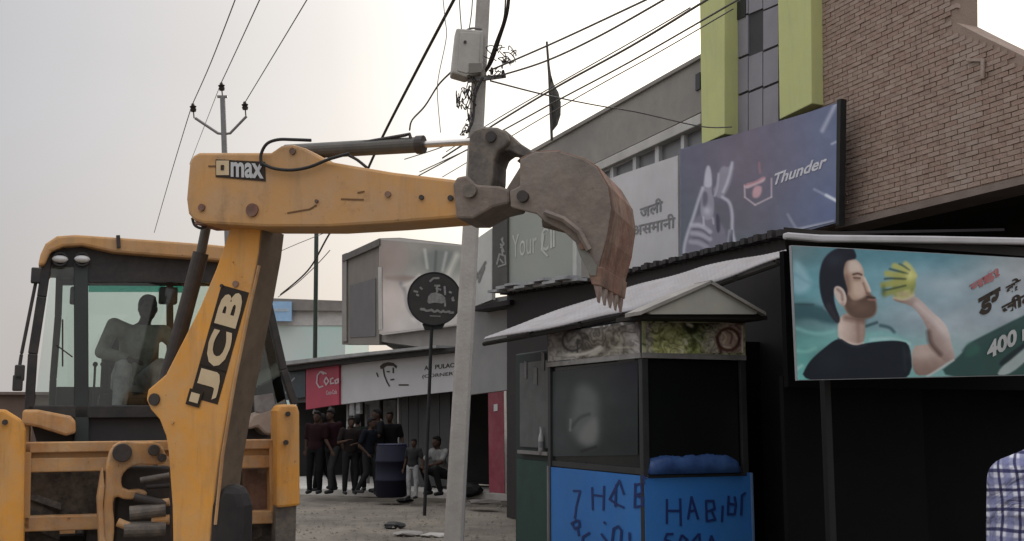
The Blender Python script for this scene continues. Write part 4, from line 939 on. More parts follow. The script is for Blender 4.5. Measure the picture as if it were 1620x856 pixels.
painted('printed_picture', PP, [(1253, 389), (1690, 412), (1690, 591), (1262, 601)], po, .004, 1.05, teal, [
    ('poly', [(110, 170), (150, 180), (190, 240), (215, 300), (180, 340), (112, 350)], (128, 158, 168), 16, .7), ('line', [(120, 240), (180, 280), (230, 300)], 14, (92, 128, 138), 9, .6),
    ('poly', [(100, 400), (190, 392), (330, 430), (365, 500), (300, 505), (200, 470), (110, 485)], (44, 74, 80), 14, .9), ('line', [(115, 400), (220, 402)], 8, (36, 50, 54), 6, .7), ('line', [(280, 420), (340, 470)], 14, (120, 130, 132), 8, .5),
    ('line', [(115, 520), (240, 560), (330, 540)], 14, (120, 170, 166), 10, .6), ('line', [(115, 640), (180, 650), (230, 630)], 16, (120, 172, 164), 10, .6), ('line', [(130, 740), (160, 720)], 12, (160, 182, 178), 8, .6),
    ('line', [(490, 515), (550, 495)], 14, (40, 62, 66), 6, .85), ('line', [(570, 510), (620, 520), (640, 545)], 16, (44, 68, 72), 7, .8), ('line', [(500, 560), (600, 545), (700, 590)], 18, (104, 152, 148), 10, .7), ('line', [(520, 585), (640, 575), (720, 605)], 14, (150, 184, 180), 9, .6),
    ('blob', (900, 300, 170, 60), (150, 158, 164), .5), ('blob', (1010, 560, 100, 120), (138, 146, 150), .5),
    ('poly', [(350, 470), (400, 440), (440, 470), (490, 462), (490, 600), (440, 622), (390, 612), (345, 580)], skinf((176, 160, 150), (128, 108, 98), 0, 360, 140), 5, 1), ('line', [(452, 490), (456, 600)], 16, (112, 92, 84), 9, .6), ('line', [(400, 600), (440, 612), (480, 604)], 12, (196, 186, 178), 6, .6), ('line', [(390, 470), (480, 485)], 26, (86, 66, 58), 14, .7),
    ('poly', [(380, 165), (436, 160), (468, 190), (484, 228), (482, 255), (500, 285), (520, 325), (515, 348), (540, 366), (552, 400), (548, 442), (520, 472), (440, 478), (398, 450), (372, 400), (376, 250)], skinf((142, 118, 104), (164, 144, 130), 0, 380, 110), 4, 1),
    ('poly', [(400, 172), (440, 168), (466, 200), (474, 228), (430, 236), (400, 232)], (182, 170, 160), 11, .8), ('poly', [(424, 285), (465, 282), (492, 322), (470, 358), (430, 350)], (172, 152, 138), 12, .85), ('poly', [(380, 240), (408, 250), (412, 330), (395, 360), (378, 330)], (104, 82, 72), 10, .7),
    ('line', [(428, 244), (452, 238), (470, 246)], 10, (62, 46, 42), 4, .85), ('line', [(432, 262), (462, 264)], 9, (66, 48, 44), 4, .85), ('blob', (448, 272, 18, 8), (120, 96, 86), .6), ('line', [(486, 262), (505, 300), (515, 330)], 9, (190, 174, 164), 5, .8), ('line', [(480, 290), (494, 330), (500, 342)], 9, (104, 80, 70), 5, .75), ('blob', (505, 344, 14, 9), (88, 62, 54), .7),
    ('poly', [(398, 340), (425, 385), (470, 372), (500, 350), (520, 346), (546, 374), (552, 440), (520, 474), (440, 480), (395, 445), (376, 385)], beard_c, 8, .95), ('blob', (470, 420, 46, 30), (104, 84, 72), .55), ('blob', (430, 392, 24, 18), (112, 92, 80), .5), ('line', [(508, 376), (545, 378)], 10, (134, 98, 90), 4, .8), ('line', [(500, 362), (540, 366)], 8, (48, 36, 32), 4, .8),
    ('poly', [(348, 106), (400, 96), (432, 110), (448, 160), (420, 168), (388, 174), (374, 230), (388, 290), (400, 330), (388, 380), (345, 320), (325, 330), (330, 400), (362, 480), (345, 505), (300, 450), (262, 380), (247, 270), (262, 180), (300, 130)], hair_c, 5, 1), ('blob', (330, 170, 50, 40), (44, 48, 58), .5), ('line', [(300, 410), (340, 480)], 26, (50, 46, 50), 12, .6),
    ('poly', [(324, 318), (345, 300), (380, 320), (396, 370), (385, 410), (355, 398), (332, 360)], (172, 158, 150), 4, 1), ('line', [(346, 322), (368, 340), (372, 376)], 12, (112, 92, 84), 6, .8), ('blob', (372, 398, 12, 12), (140, 116, 106), .7),
    ('poly', [(150, 800), (190, 705), (260, 640), (350, 570), (400, 604), (440, 616), (490, 603), (560, 593), (660, 588), (728, 606), (736, 800), (500, 820)], shirt_c, 4, 1), ('line', [(350, 580), (400, 612), (440, 624), (495, 612)], 9, (34, 44, 52), 5, .7), ('blob', (300, 700, 70, 60), (26, 34, 42), .6), ('line', [(690, 620), (700, 740)], 14, (28, 36, 42), 8, .7),
    ('poly', [(732, 615), (800, 612), (835, 600), (880, 650), (950, 682), (900, 716), (830, 770), (736, 772)], skinf((150, 134, 126), (108, 90, 82), 1.57, 630, 130), 4, 1), ('blob', (800, 660, 60, 26), (160, 146, 138), .6),
    ('poly', [(635, 365), (700, 382), (748, 352), (792, 390), (838, 440), (888, 480), (924, 530), (948, 640), (964, 688), (905, 705), (858, 648), (822, 600), (820, 540), (780, 460), (730, 404), (640, 384)], skinf((190, 180, 176), (118, 100, 94), 2.5, -460, 150), 4, 1), ('line', [(820, 545), (826, 605), (880, 660)], 22, (70, 54, 50), 11, .75), ('line', [(760, 400), (850, 480), (915, 560)], 26, (180, 170, 166), 14, .6),
    ('poly', [(640, 250), (700, 200), (742, 225), (752, 290), (744, 352), (690, 378), (640, 368), (625, 320)], lime, 10, .9), ('blob', (690, 345, 46, 22), (150, 134, 112), .8),
    ('line', [(735, 300), (660, 320), (596, 345)], 30, (122, 128, 74), 7, .95), ('line', [(735, 280), (650, 285), (584, 300)], 32, (136, 138, 78), 7, .95), ('line', [(738, 262), (670, 250), (604, 240)], 32, (142, 144, 84), 7, .95), ('line', [(742, 250), (690, 215), (642, 200)], 30, (150, 152, 90), 7, .95), ('line', [(748, 250), (722, 205), (700, 188)], 26, (160, 160, 104), 7, .9),
    ('line', [(700, 302), (620, 322), (590, 326)], 8, (44, 56, 40), 5, .85), ('line', [(700, 268), (620, 264), (592, 268)], 9, (42, 54, 44), 5, .85), ('line', [(712, 240), (650, 224), (618, 216)], 9, (46, 60, 50), 5, .85), ('line', [(720, 222), (690, 200), (668, 190)], 8, (52, 66, 58), 5, .8), ('blob', (722, 250, 20, 26), (186, 186, 126), .7), ('blob', (585, 330, 14, 30), (60, 74, 50), .7), ('line', [(640, 366), (700, 378), (742, 352)], 12, (172, 156, 130), 6, .8),
    ('poly', [(830, 790), (1000, 655), (1010, 612), (1140, 545), (1330, 450), (1560, 350), (1560, 800)], (34, 58, 54), 6, .95), ('poly', [(1010, 612), (1060, 590), (1100, 640), (1010, 690)], (44, 82, 72), 14, .7), ('line', [(1000, 640), (1330, 470)], 10, (50, 66, 70), 8, .6),
    ('line', [(815, 775), (950, 690)], 11, (160, 160, 156), 5, .85), ('poly', [(1150, 770), (1330, 612), (1400, 560), (1400, 620), (1250, 770)], (150, 156, 156), 5, .8), ('poly', [(1180, 700), (1330, 590), (1400, 560), (1330, 620), (1200, 730)], (18, 26, 28), 6, .8)], (1220, 360, 3.2925), k=.68)
rt = mat('printed_red', (.3, .07, .08), .5, (.35, .2, .2), 9, .5)
text_mesh('lettering', 'नई!', *on(PP, zp([(1045, 345), (1195, 255), (1030, 290)]), .010), rt, po, .05)
bt_ = M['ink']
text_mesh('lettering', 'डर', *on(PP, zp([(1085, 475), (1200, 410), (1080, 370)]), .010), bt_, po, .04)
text_mesh('lettering', 'के आगे', *on(PP, zp([(1225, 355), (1470, 225), (1222, 290)]), .010), bt_, po, .03)
text_mesh('lettering', 'जीत है', *on(PP, zp([(1205, 475), (1450, 345), (1200, 390)]), .010), bt_, po, .04)
text_mesh('lettering', '400 ml', *on(PP, zp([(1125, 690), (1400, 545), (1125, 600)]), .012), mat('printed_white', (.42, .43, .43), .5), po, .04)

# ---------------------------------------------------------------- backhoe loader (its rear, arm swung to the right)
C0 = V((-2.71, 8.2, 0))
bh = thing('backhoe_loader', 'dusty yellow backhoe loader with its digging arm raised and swung over the kiosk roof', 'excavator', C0)
def mp_(Y): return Plane(C0 + U * Y, R)
def on0(Y, pts): return on(mp_(Y), pts)
def L3(x, y, z): return C0 + R * x + U * y + Z * z
Ye, Yd, St, Sd = M['yellow'], M['yellow_dusty'], M['steel'], M['steel_dark']
# rear frame rails
def rail(name, Y, pts, th, m, bev=.008, parent=None):
    mb = MB(); mb.prism(on0(Y, pts), U * th); return mb.build(name, m, parent or bh, bevel=bev)
rail('frame_rail', 0, [(30, 700), (440, 695), (440, 710), (30, 717)], .14, M['pale'])
rail('frame_rail', .02, [(30, 725), (440, 720), (440, 740), (30, 748)], .12, M['pale'])
rail('frame_rail', 0, [(30, 818), (440, 808), (440, 828), (30, 842)], .14, M['pale'])
rail('frame_plate', .06, [(38, 714), (430, 708), (430, 726), (38, 730)], .03, Yd)
rail('frame_plate', .3, [(30, 716), (440, 709), (440, 830), (30, 840)], .04, mat('muddy_plate', (.06, .045, .035), .8, (.035, .028, .022), 2.2, .8, dust=(.17, .135, .105), dustamt=.8, bump=.4, bscale=10, streak=(.11, .075, .05), streakamt=.5))
rail('rust_panel', .2, [(384, 741), (434, 738), (434, 812), (384, 815)], .05, M['rust'])
rail('frame_post', .0, [(426, 698), (440, 698), (440, 826), (428, 826)], .14, Yd)
rail('frame_post', .0, [(30, 700), (50, 700), (47, 838), (30, 838)], .14, Yd)
# stabiliser legs
rail('stabiliser_leg', -.16, [(-26, 646), (8, 648), (34, 664), (40, 680), (38, 872), (-26, 872)], .26, Ye, .02)
rail('stabiliser_leg', -.16, [(438, 650), (444, 640), (470, 640), (474, 652), (475, 800), (438, 804)], .26, Ye, .02)
for x in (-.985, 1.0):
    mb = MB(); mb.box(L3(x, -.03, .55), R * .08, U * .08, Z * .5); t_ = mb.build('leg_tube', St, bh, bevel=.01)
    mb = MB(); mb.box(L3(x, -.03, .05), R * .2, U * .17, Z * .04); mb.build('foot_pad', St, t_, bevel=.015)
for px, py in ((455, 655), (452, 700), (8, 668)):
    p = mp_(-.17).at(px, py); mb = MB(); mb.cyl(p, p + mp_(0).n * .02, .02, n=10); mb.build('bolt', Sd, bh)
# dark gear and hoses hung between the rails
random.seed(9)
for i in range(7):
    a_ = mp_(.05).at(205 + i * 8, 735 + random.uniform(-6, 6)); b_ = mp_(-.2).at(225 + i * 12, 840 + random.uniform(-10, 20))
    m1 = (a_ + b_) / 2 - U * .25 + R * random.uniform(-.08, .08)
    pts = [a_.lerp(m1, t).lerp(m1.lerp(b_, t), t) for t in [k / 9 for k in range(10)]]
    mb = MB(); mb.tube(pts, .016, 7); mb.build('hydraulic_hose', M['hose'], bh, smooth=True)
# rear wheels
def wheel(x, y, r, wd, name='rear_wheel'):
    c = L3(x, y, r)
    mb = MB(); n = 36
    prof = [(-wd / 2, r * .62), (-wd / 2, r * .86), (-wd * .38, r * .96), (0, r), (wd * .38, r * .96), (wd / 2, r * .86), (wd / 2, r * .62)]
    for i in range(n):
        d = U * cos(2 * pi * i / n) + Z * sin(2 * pi * i / n)
        mb.v += [c + R * a + d * b for a, b in prof]
    m = len(prof)
    mb.f += [(i * m + k, ((i + 1) % n) * m + k, ((i + 1) % n) * m + k + 1, i * m + k + 1) for i in range(n) for k in range(m - 1)]
    for i in range(20):
        a = 2 * pi * i / 20
        for s in (-1, 1):
            d = U * cos(a + s * .06) + Z * sin(a + s * .06); tdir = -U * sin(a) + Z * cos(a)
            mb.box(c + R * (s * wd * .24) + d * (r * 1.0), (R * wd * .26 + tdir * s * .05), d * .03, tdir * .03)
    t = mb.build(name, M['tyre'], bh, smooth=False)
    mb = MB(); mb.cyl(c - R * wd * .3, c + R * wd * .3, r * .62, n=28); mb.build('rim', Yd, t)
wheel(-.82, .85, .66, .42); wheel(.86, .85, .66, .42)
wheel(-.8, 2.95, .42, .3, 'front_wheel'); wheel(.8, 2.95, .42, .3, 'front_wheel')
mb = MB(); mb.abox(-.42, .42, .35, 3.3, .45, .95, C0, R, U); mb.build('chassis', Sd, bh, bevel=.02)
mb = MB(); mb.abox(-.95, .95, .75, .95, .55, .72, C0, R, U); mb.build('axle', Sd, bh)
mb = MB(); mb.abox(-.95, .95, 2.85, 3.05, .32, .48, C0, R, U); mb.build('axle', Sd, bh)
mb = MB(); mb.abox(-.42, .42, 2.1, 3.6, .95, 1.6, C0, R, U); mb.build('hood', Ye, bh, bevel=.05)
for s in (-1, 1):
    mb = MB(); mb.prism([L3(s * .62, 1.9, 1.55), L3(s * .62, 2.1, 1.6), L3(s * .62, 3.6, .8), L3(s * .62, 4.1, .35), L3(s * .62, 3.9, .3), L3(s * .62, 3.4, .6)], R * s * .1); mb.build('loader_arm', Ye, bh, bevel=.01)
mb = MB(); mb.prism([L3(-1.1, 4.0, .1), L3(-1.1, 4.1, .9), L3(-1.1, 4.16, .9), L3(-1.1, 4.2, .22), L3(-1.1, 4.9, .12), L3(-1.1, 4.9, .08)], R * 2.2); mb.build('loader_bucket', Yd, bh)
# kingpost casting, left of the boom foot
KP = mp_(-.45)
cast = [(163, 800), (166, 770), (168, 738), (176, 708), (193, 697), (222, 700), (250, 699), (262, 714), (264, 734), (240, 736), (214, 735), (197, 745), (191, 760), (195, 776), (232, 775), (234, 786), (200, 792), (182, 784), (178, 800), (182, 830), (178, 872), (160, 850)]
mb = MB(); mb.prism(on(KP, chaikin(cast, True, 1)), U * .16); kp = mb.build('kingpost', M['pale'], bh, bevel=.012)
mb = MB(); mb.prism(on(KP, [(155, 790), (163, 740), (166, 770), (163, 800), (166, 850), (174, 872), (158, 872)], .02), U * .3); mb.build('kingpost_flange', M['pale'], kp, bevel=.01)
for px, py, r in ((193, 716, .065), (243, 712, .04), (256, 724, .03)):
    p = KP.at(px, py); mb = MB(); mb.cyl(p + KP.n * .05, p - KP.n * .1, r, n=18); mb.build('pivot_pin', Sd, kp, bevel=.006)
mb = MB(); mb.prism(on(mp_(-.28), [(186, 738), (272, 738), (275, 880), (178, 880)]), U * .2); mb.build('slew_block', Sd, bh, bevel=.02)
for i, (a_, b_, r, m_) in enumerate((((205, 812), (262, 806), .05, St), ((196, 838), (262, 836), .055, St), ((212, 786), (262, 798), .03, Sd), ((222, 760), (268, 752), .022, St), ((232, 770), (268, 768), .018, M['hose']), ((186, 826), (212, 836), .03, M['pale']), ((240, 823), (268, 822), .035, M['pale']), ((246, 797), (268, 794), .028, M['pale']))):
    mb = MB(); mb.cyl(KP.at(*a_, .02), KP.at(*b_, .04), r, n=14); mb.build('slew_cylinder', m_, bh, smooth=False)
# ---- arm plane
PHI = radians(-17)
AD = V((cos(PHI), sin(PHI), 0))
AP = Plane(P(330, 500, 7.2), AD)
an_ = AP.n
boom = [(376, 318), (360, 372), (342, 424), (316, 486), (286, 545), (262, 592), (246, 606), (234, 616), (231, 632), (238, 648), (252, 664), (262, 690), (266, 716), (272, 800), (274, 900), (300, 985), (322, 960), (330, 880), (336, 810), (346, 730), (358, 660), (376, 570), (396, 470), (409, 400), (416, 318)]
mb = MB(); mb.prism(on(AP, boom, -.05), -an_ * .30); bo = mb.build('boom', Ye, bh, bevel=.012)
dark_tone = mat('dark_brown_plate', (.16, .115, .075), .7, (.10, .075, .055), 3, .6, dust=(.22, .16, .11), dustamt=.4)  # darker brown laid over the boom's right-hand face
e_ = [V(p) for p in on(AP, [(414, 360), (409, 400), (396, 470), (376, 570), (358, 660), (346, 730), (336, 810), (330, 880)], -.055)]
mb = MB()
for p, q in zip(e_[:-1], e_[1:]):
    dq = (q - p).normalized(); nn_ = dq.cross(an_); nn_ = nn_ if nn_.x > 0 else -nn_
    mb.prism([p + nn_ * .003, q + nn_ * .003, q + nn_ * .009, p + nn_ * .009], -an_ * .288)
mb.build('boom_inner_plate', dark_tone, bo)
def disc(pl, px, py, r, name, m, parent, off, th=.03):
    p = pl.at(px, py, off); mb = MB(); mb.cyl(p, p - pl.n * th, r, n=18); return mb.build(name, m, parent)
disc(AP, 243, 632, .042, 'pivot_pin', Sd, bo, -.035)
disc(AP, 372, 449, .022, 'pivot_pin', M['rust'], bo, -.04); disc(AP, 350, 452, .012, 'bolt', Sd, bo, -.04)
disc(AP, 272, 668, .012, 'bolt', Yd, bo, -.04)
# ribs of pale weld along the boom edge, side pipes
mb = MB(); mb.tube(on(AP, [(410, 420), (392, 500), (370, 610), (352, 720), (341, 830)], -.04), .012, 6); mb.build('edge_weld', M['pale'], bo)
# dark underside gear at the boom foot
mb = MB(); mb.prism(on(AP, [(330, 790), (352, 765), (378, 768), (388, 800), (386, 880), (326, 900)], -.04), -an_ * .14); mb.build('boom_foot_guard', mat('greasy_black', (.016, .014, .014), .7, (.03, .026, .024), 5, .6), bh, bevel=.06)
# black lettering panel and letters running up the boom
def bl(s, t):      # s along text (up the boom), t across: picture measured
    a0, a1 = V((318, 640, 0)), V((368, 462, 0)); d = (a1 - a0).normalized(); n = V((-d.y, d.x, 0))
    q = a0 + d * s + n * t; return (q.x, q.y)
def letter_quad(s0, s1, t0, t1): return [bl(s0, t1), bl(s1, t1), bl(s0, t0)]
for ch, s0, s1 in (('J', 12, 56), ('C', 64, 122), ('B', 130, 186)):
    q = letter_quad(s0 - 5, s1 + 5, -20, 25)
    shape(AP, [q[0], q[1], (q[1][0] + q[2][0] - q[0][0], q[1][1] + q[2][1] - q[0][1]), q[2]], M['ink'], 'lettering_panel', bo, -.047)
    text_mesh('lettering', ch, *on(AP, letter_quad(s0, s1, -15, 20), -.043), M['cream'], bo, .045)
q = letter_quad(-6, 20, -24, -2)
shape(AP, [q[0], q[1], (q[1][0] + q[2][0] - q[0][0], q[1][1] + q[2][1] - q[0][1]), q[2]], M['ink'], 'emblem_panel', bo, -.040)
q = letter_quad(0, 15, -20, -6)
shape(AP, [q[0], q[1], (q[1][0] + q[2][0] - q[0][0], q[1][1] + q[2][1] - q[0][1]), q[2]], M['cream'], 'emblem', bo, -.036)
# dipper arm
dip = [(314, 241), (304, 246), (299, 258), (294, 315), (297, 338), (306, 349), (322, 354), (420, 359), (520, 359), (620, 353), (720, 345), (748, 340), (750, 292), (720, 284), (620, 272), (560, 262), (520, 255), (500, 243), (482, 234), (462, 228), (444, 230), (428, 241)]
mb = MB(); mb.prism(on(AP, dip, .1), -an_ * .30); di = mb.build('dipper_arm', Yd, bh, bevel=.02)
for px, py, r, m_ in ((398, 332, .045, M['rust']), (318, 328, .025, M['rust']), (462, 239, .022, M['rust']), (613, 307, .02, M['rust']), (666, 312, .016, Sd), (712, 313, .018, Sd), (500, 318, .012, M['rust'])):
    disc(AP, px, py, r, 'pivot_pin', m_, di, .115)
strokes(AP, [[(455, 337), (490, 331), (500, 325)], [(540, 315), (575, 316)], [(566, 305), (576, 303)], [(330, 263), (343, 263)]], 2.6, mat('scratched_brown', (.16, .085, .035), .8), 'scrape_mark', di, .103)
mb = MB(); mb.bar(*on(AP, [(326, 358), (742, 347)], -.05), .27, .02); mb.build('wear_plate', M['rust'], di)
q = [(341, 252), (419, 256), (420, 287), (341, 280)]
shape(AP, q, M['ink'], 'lettering_panel', di, .105)
shape(AP, [(342, 254), (362, 254), (362, 277), (342, 277)], M['cream'], 'emblem', di, .109)
shape(AP, [(349, 261), (354, 261), (354, 269), (349, 269)], M['ink'], 'emblem_mark', di, .113)
text_mesh('lettering', 'max', *on(AP, [(365, 280), (417, 283), (365, 256)], .109), M['winframe'], di, .03)
# bucket ram over the dipper
ax0, ax1, ax2 = on(AP, [(452, 241), (664, 229), (748, 224)], -.05)
mb = MB(); mb.cyl(ax0, ax1, .052, n=18); rm_ = mb.build('bucket_ram', M['ram'], bh)
mb = MB(); mb.cyl(ax1 - (ax1 - ax0).normalized() * .02, ax1 + (ax1 - ax0).normalized() * .03, .06, n=18); mb.build('ram_gland', Sd, rm_)
mb = MB(); mb.cyl(ax1, ax2, .023, n=14); mb.build('ram_rod', M['chrome'], rm_, smooth=False)
mb = MB(); mb.tube(on(AP, [(560, 228), (600, 221), (640, 214), (648, 212), (650, 220)], -.02), .012, 6); mb.build('ram_pipe', Sd, rm_)
def hose(name, pts, r, off, parent=bh):
    pp = on(AP, pts, off); res = []
    for i in range(len(pp) - 1):
        p0, p1, p2, p3 = pp[max(i - 1, 0)], pp[i], pp[i + 1], pp[min(i + 2, len(pp) - 1)]
        for k in range(6):
            t = k / 6
            res.append(.5 * ((2 * p1) + (p2 - p0) * t + (2 * p0 - 5 * p1 + 4 * p2 - p3) * t * t + (3 * p1 - p0 - 3 * p2 + p3) * t ** 3))
    res.append(pp[-1]); mb = MB(); mb.tube(res, r, 7); return mb.build(name, M['hose'], parent, smooth=True)
hose('hydraulic_hose', [(414, 262), (413, 245), (422, 228), (440, 221), (465, 221), (492, 222)], .011, .13)
hose('hydraulic_hose', [(414, 258), (432, 266), (460, 269), (490, 264), (520, 252), (552, 243)], .011, .13)
hose('hydraulic_hose', [(552, 246), (565, 253), (580, 265)], .010, .0)
hose('hydraulic_hose', [(304, 345), (308, 356), (318, 361), (326, 358)], .010, .0)
# dipper ram
mb = MB(); mb.cyl(*on(AP, [(318, 400), (262, 610)], -.2), .055, n=16); dr = mb.build('dipper_ram', Sd, bh)
mb = MB(); mb.cyl(*on(AP, [(330, 340), (318, 400)], -.2), .034, n=14); mb.build('ram_rod', M['ram'], dr)
# dipper end knuckle, tipping link and bucket
mb = MB(); mb.prism(on(AP, [(716, 292), (722, 280), (738, 277), (752, 292), (790, 294), (806, 300), (806, 322), (780, 328), (748, 346), (722, 346)], .13), -an_ * .36); kn = mb.build('dipper_knuckle', M['bucket'], bh, bevel=.015)
disc(AP, 742, 301, .045, 'pivot_pin', M['steel'], kn, .16, .04)
mb = MB(); mb.prism(on(AP, [(742, 214), (750, 204), (766, 200), (786, 201), (800, 208), (806, 222), (798, 232), (786, 240), (781, 254), (780, 280), (776, 300), (742, 302), (738, 280)], .08), -an_ * .28); mb.build('tipping_link', St, bh, bevel=.015)
mb = MB(); mb.prism(on(AP, [(780, 202), (800, 206), (822, 226), (850, 244), (846, 254), (822, 246), (806, 238), (796, 238), (784, 244), (774, 232)], .04), -an_ * .2); mb.build('tipping_lever', St, bh, bevel=.01)
disc(AP, 776, 216, .035, 'pivot_pin', Sd, bh, .1, .04); disc(AP, 838, 250, .028, 'pivot_pin', Sd, bh, .1, .04)
side = [(822, 252), (846, 240), (880, 238), (924, 251), (944, 264), (962, 296), (967, 330), (960, 376), (950, 412), (944, 440), (935, 436), (917, 404), (910, 383), (892, 366), (862, 351), (848, 338), (808, 328), (806, 302), (822, 294)]
shell = [(822, 250), (846, 239), (880, 237), (925, 250), (946, 263), (965, 296), (970, 332), (963, 380), (953, 416), (947, 446)]
mb = MB()
inn = [(x - 5, y + 5) for x, y in shell]
mb.prism(on(AP, shell + inn[::-1], .265), -an_ * .72); b_ = mb.build('bucket', M['rust'], bh, bevel=.004)
bn = on(AP, side, .27)
for off in (0, .70):
    mb = MB(); mb.prism([p - an_ * off for p in bn], -an_ * .03); mb.build('side_plate', M['bucket'], b_, bevel=.008)
mb = MB(); mb.prism(on(AP, [(929, 424), (953, 422), (949, 452), (936, 450)], .28), -an_ * .75); mb.build('cutting_edge', M['rust'], b_, bevel=.006)
for i in range(5):
    mb = MB(); top = [p - an_ * (i * .16) for p in on(AP, [(935, 438), (950, 438), (948, 460), (945, 479), (941, 460)], .27)]; mb.prism(top, -an_ * .07); mb.build('tooth', mat('worn_tooth', (.3, .24, .21), .5, (.2, .13, .11), 9, .6, metal=.3), b_, bevel=.005)
mb = MB()
for off in (.285,): mb.prism(on(AP, [(911, 386), (926, 392), (944, 420), (943, 436), (934, 436), (918, 406)], off), -an_ * .015)
mb.build('side_cutter', mat('worn_side_cutter', (.17, .165, .14), .6, (.12, .11, .095), 6, .6), b_)
mb = MB(); mb.tube(on(AP, [(862, 336), (892, 347), (916, 366), (932, 396)], .295), .02, 6); mb.build('bucket_rib', M['bucket'], b_)
disc(AP, 922, 388, .024, 'bolt', M['rust'], b_, .295)
disc(AP, 826, 310, .035, 'pivot_pin', Sd, b_, .305, .04)
for i, off in enumerate((.02, -.16)):
    mb = MB(); mb.prism(on(AP, [(800, 300), (826, 258), (850, 240), (880, 240), (850, 290), (830, 322), (806, 326)], off + .08), -an_ * .04); mb.build('hinge_plate', M['bucket'], b_, bevel=.006)
disc(AP, 790, 311, .03, 'pivot_pin', Sd, bh, .12, .3)

# ---- cab
CY = .55; CF = 2.05
cb = thing  # (parts hang straight under the loader)
CP = mp_(CY)
def cabbar(name, pts, wd, m, Y=CY, dep=.08, parent=bh):
    mb = MB()
    pl = mp_(Y); q = on(pl, pts)
    for a_, b_2 in zip(q[:-1], q[1:]): mb.bar(a_, b_2, dep, wd, up=R)
    return mb.build(name, m, parent, bevel=.008)
cd_ = mat('cab_dark_frame', (.022, .022, .024), .5, (.04, .038, .036), 4, .5, dust=(.1, .085, .07), dustamt=.25)
roof = [(60, 420), (64, 402), (72, 385), (90, 373), (120, 371), (180, 375), (250, 380), (330, 386), (405, 394), (416, 404), (418, 420), (400, 418), (310, 409), (240, 404), (180, 399), (130, 388), (100, 390), (80, 398), (70, 420)]
mb = MB(); mb.prism(on(CP, roof, .12), U * 1.75); mb.build('cab_roof', Yd, bh, bevel=.02)
mb = MB(); mb.prism(on(CP, [(72, 408), (98, 392), (132, 390), (240, 406), (405, 420), (408, 446), (300, 446), (140, 446), (128, 420), (74, 424)], .02), U * .06); hd_ = mb.build('cab_header', cd_, bh)
mb = MB(); q = on(CP, [(78, 404), (408, 420)], -.05); mb.prism([q[0], q[1], q[1] + U * 1.5, q[0] + U * 1.5], Z * .03); mb.build('cab_ceiling', cd_, bh)
for px in (95, 130):
    p = CP.at(px, 410, .07); mb = MB(); mb.ball(p, .062, .035, .03, 14, 8, ax=(R, U, Z)); lb_ = mb.build('work_light', M['lampglass'], bh, smooth=True)
    mb = MB(); mb.ring(p - CP.n * .0, CP.n, .05, .012, 16, 6); mb.build('light_bezel', cd_, lb_)
# notch clamp on the roof edge
mb = MB(); mb.prism(on(CP, [(184, 372), (190, 372), (191, 392), (185, 392)], .14), U * .05); mb.build('roof_clamp', Sd, bh)
cabbar('cab_pillar', [(76, 402), (66, 470), (52, 560), (46, 650)], .07, cd_)
cabbar('cab_pillar', [(128, 405), (129, 700)], .105, mat('cab_mid_post', (.04, .05, .048), .5, (.03, .035, .034), 3, .5))
cabbar('cab_pillar', [(404, 414), (424, 480), (448, 585), (466, 640)], .06, cd_)
cabbar('cab_sill', [(44, 652), (460, 650)], .1, cd_)
mb = MB(); mb.prism(on(CP, [(44, 652), (460, 650), (458, 702), (60, 706)], -.02), U * .05); mb.build('lower_panel', mat('cab_lower_panel', (.035, .034, .036), .6, (.055, .048, .045), 3, .6), bh)
# opened left rear side frame with its bright strip, latches
cabbar('handrail', [(62, 424), (58, 440), (34, 560), (26, 612)], .025, cd_, CY - .25, .03)
for px, py in ((57, 436), (31, 590), (28, 606)):
    p = mp_(CY - .27).at(px, py); mb = MB(); mb.box(p, R * .035, U * .03, Z * .06); mb.build('latch', cd_, bh, bevel=.01)
cabbar('cab_pillar', [(95, 412), (92, 500), (84, 600), (82, 650)], .06, cd_, CF)
cabbar('cab_pillar', [(268, 430), (270, 640)], .06, cd_, CF)
cabbar('cab_pillar', [(400, 430), (408, 640)], .06, cd_, CF)
cabbar('windscreen_bar', [(95, 446), (400, 448)], .06, cd_, CF)
cabbar('dashboard', [(88, 632), (410, 632)], .22, cd_, CF - .1, .3)
gg = glass('cab_glass', (.88, .935, .915), .02)
gt = glass('tint_strip', (.25, .62, .55), .05)
def pane(name, q, m, th=U * .006): 
    mb = MB(); mb.prism(q, th); return mb.build(name, m, bh)
pane('rear_window', on(CP, [(140, 446), (398, 448), (440, 648), (140, 650)], -.01), gg)
pane('rear_window', on(CP, [(82, 418), (118, 420), (118, 648), (54, 648)], -.01), gg)
pane('windscreen', on(mp_(CF), [(98, 450), (398, 450), (405, 625), (88, 625)]), gg)
pane('sun_strip', on(mp_(CF - .03), [(140, 449), (262, 449), (262, 462), (140, 462)]), gt)
pane('sun_strip', on(mp_(CF - .03), [(272, 449), (310, 449), (310, 463), (272, 463)]), gt)
for sx, a_, b_2 in ((-1, (66, 420), (48, 650)), (1, (408, 420), (456, 640))):
    p, q = CP.at(*a_), CP.at(*b_2)
    pane('side_window', [p + U * .08, q + U * .08, q + U * 1.4, p + U * 1.4], gg, R * .006)
    q2 = V(q); mb = MB(); mb.prism([q + Z * .0, q + U * 1.45, q + U * 1.45 - Z * .55, q - Z * .55], R * (sx * .04)); mb.build('side_panel', Yd, bh)
mb = MB(); mb.abox(-.85, .85, CY + .05, CF, .95, 1.02, C0, R, U); mb.build('cab_floor', cd_, bh)
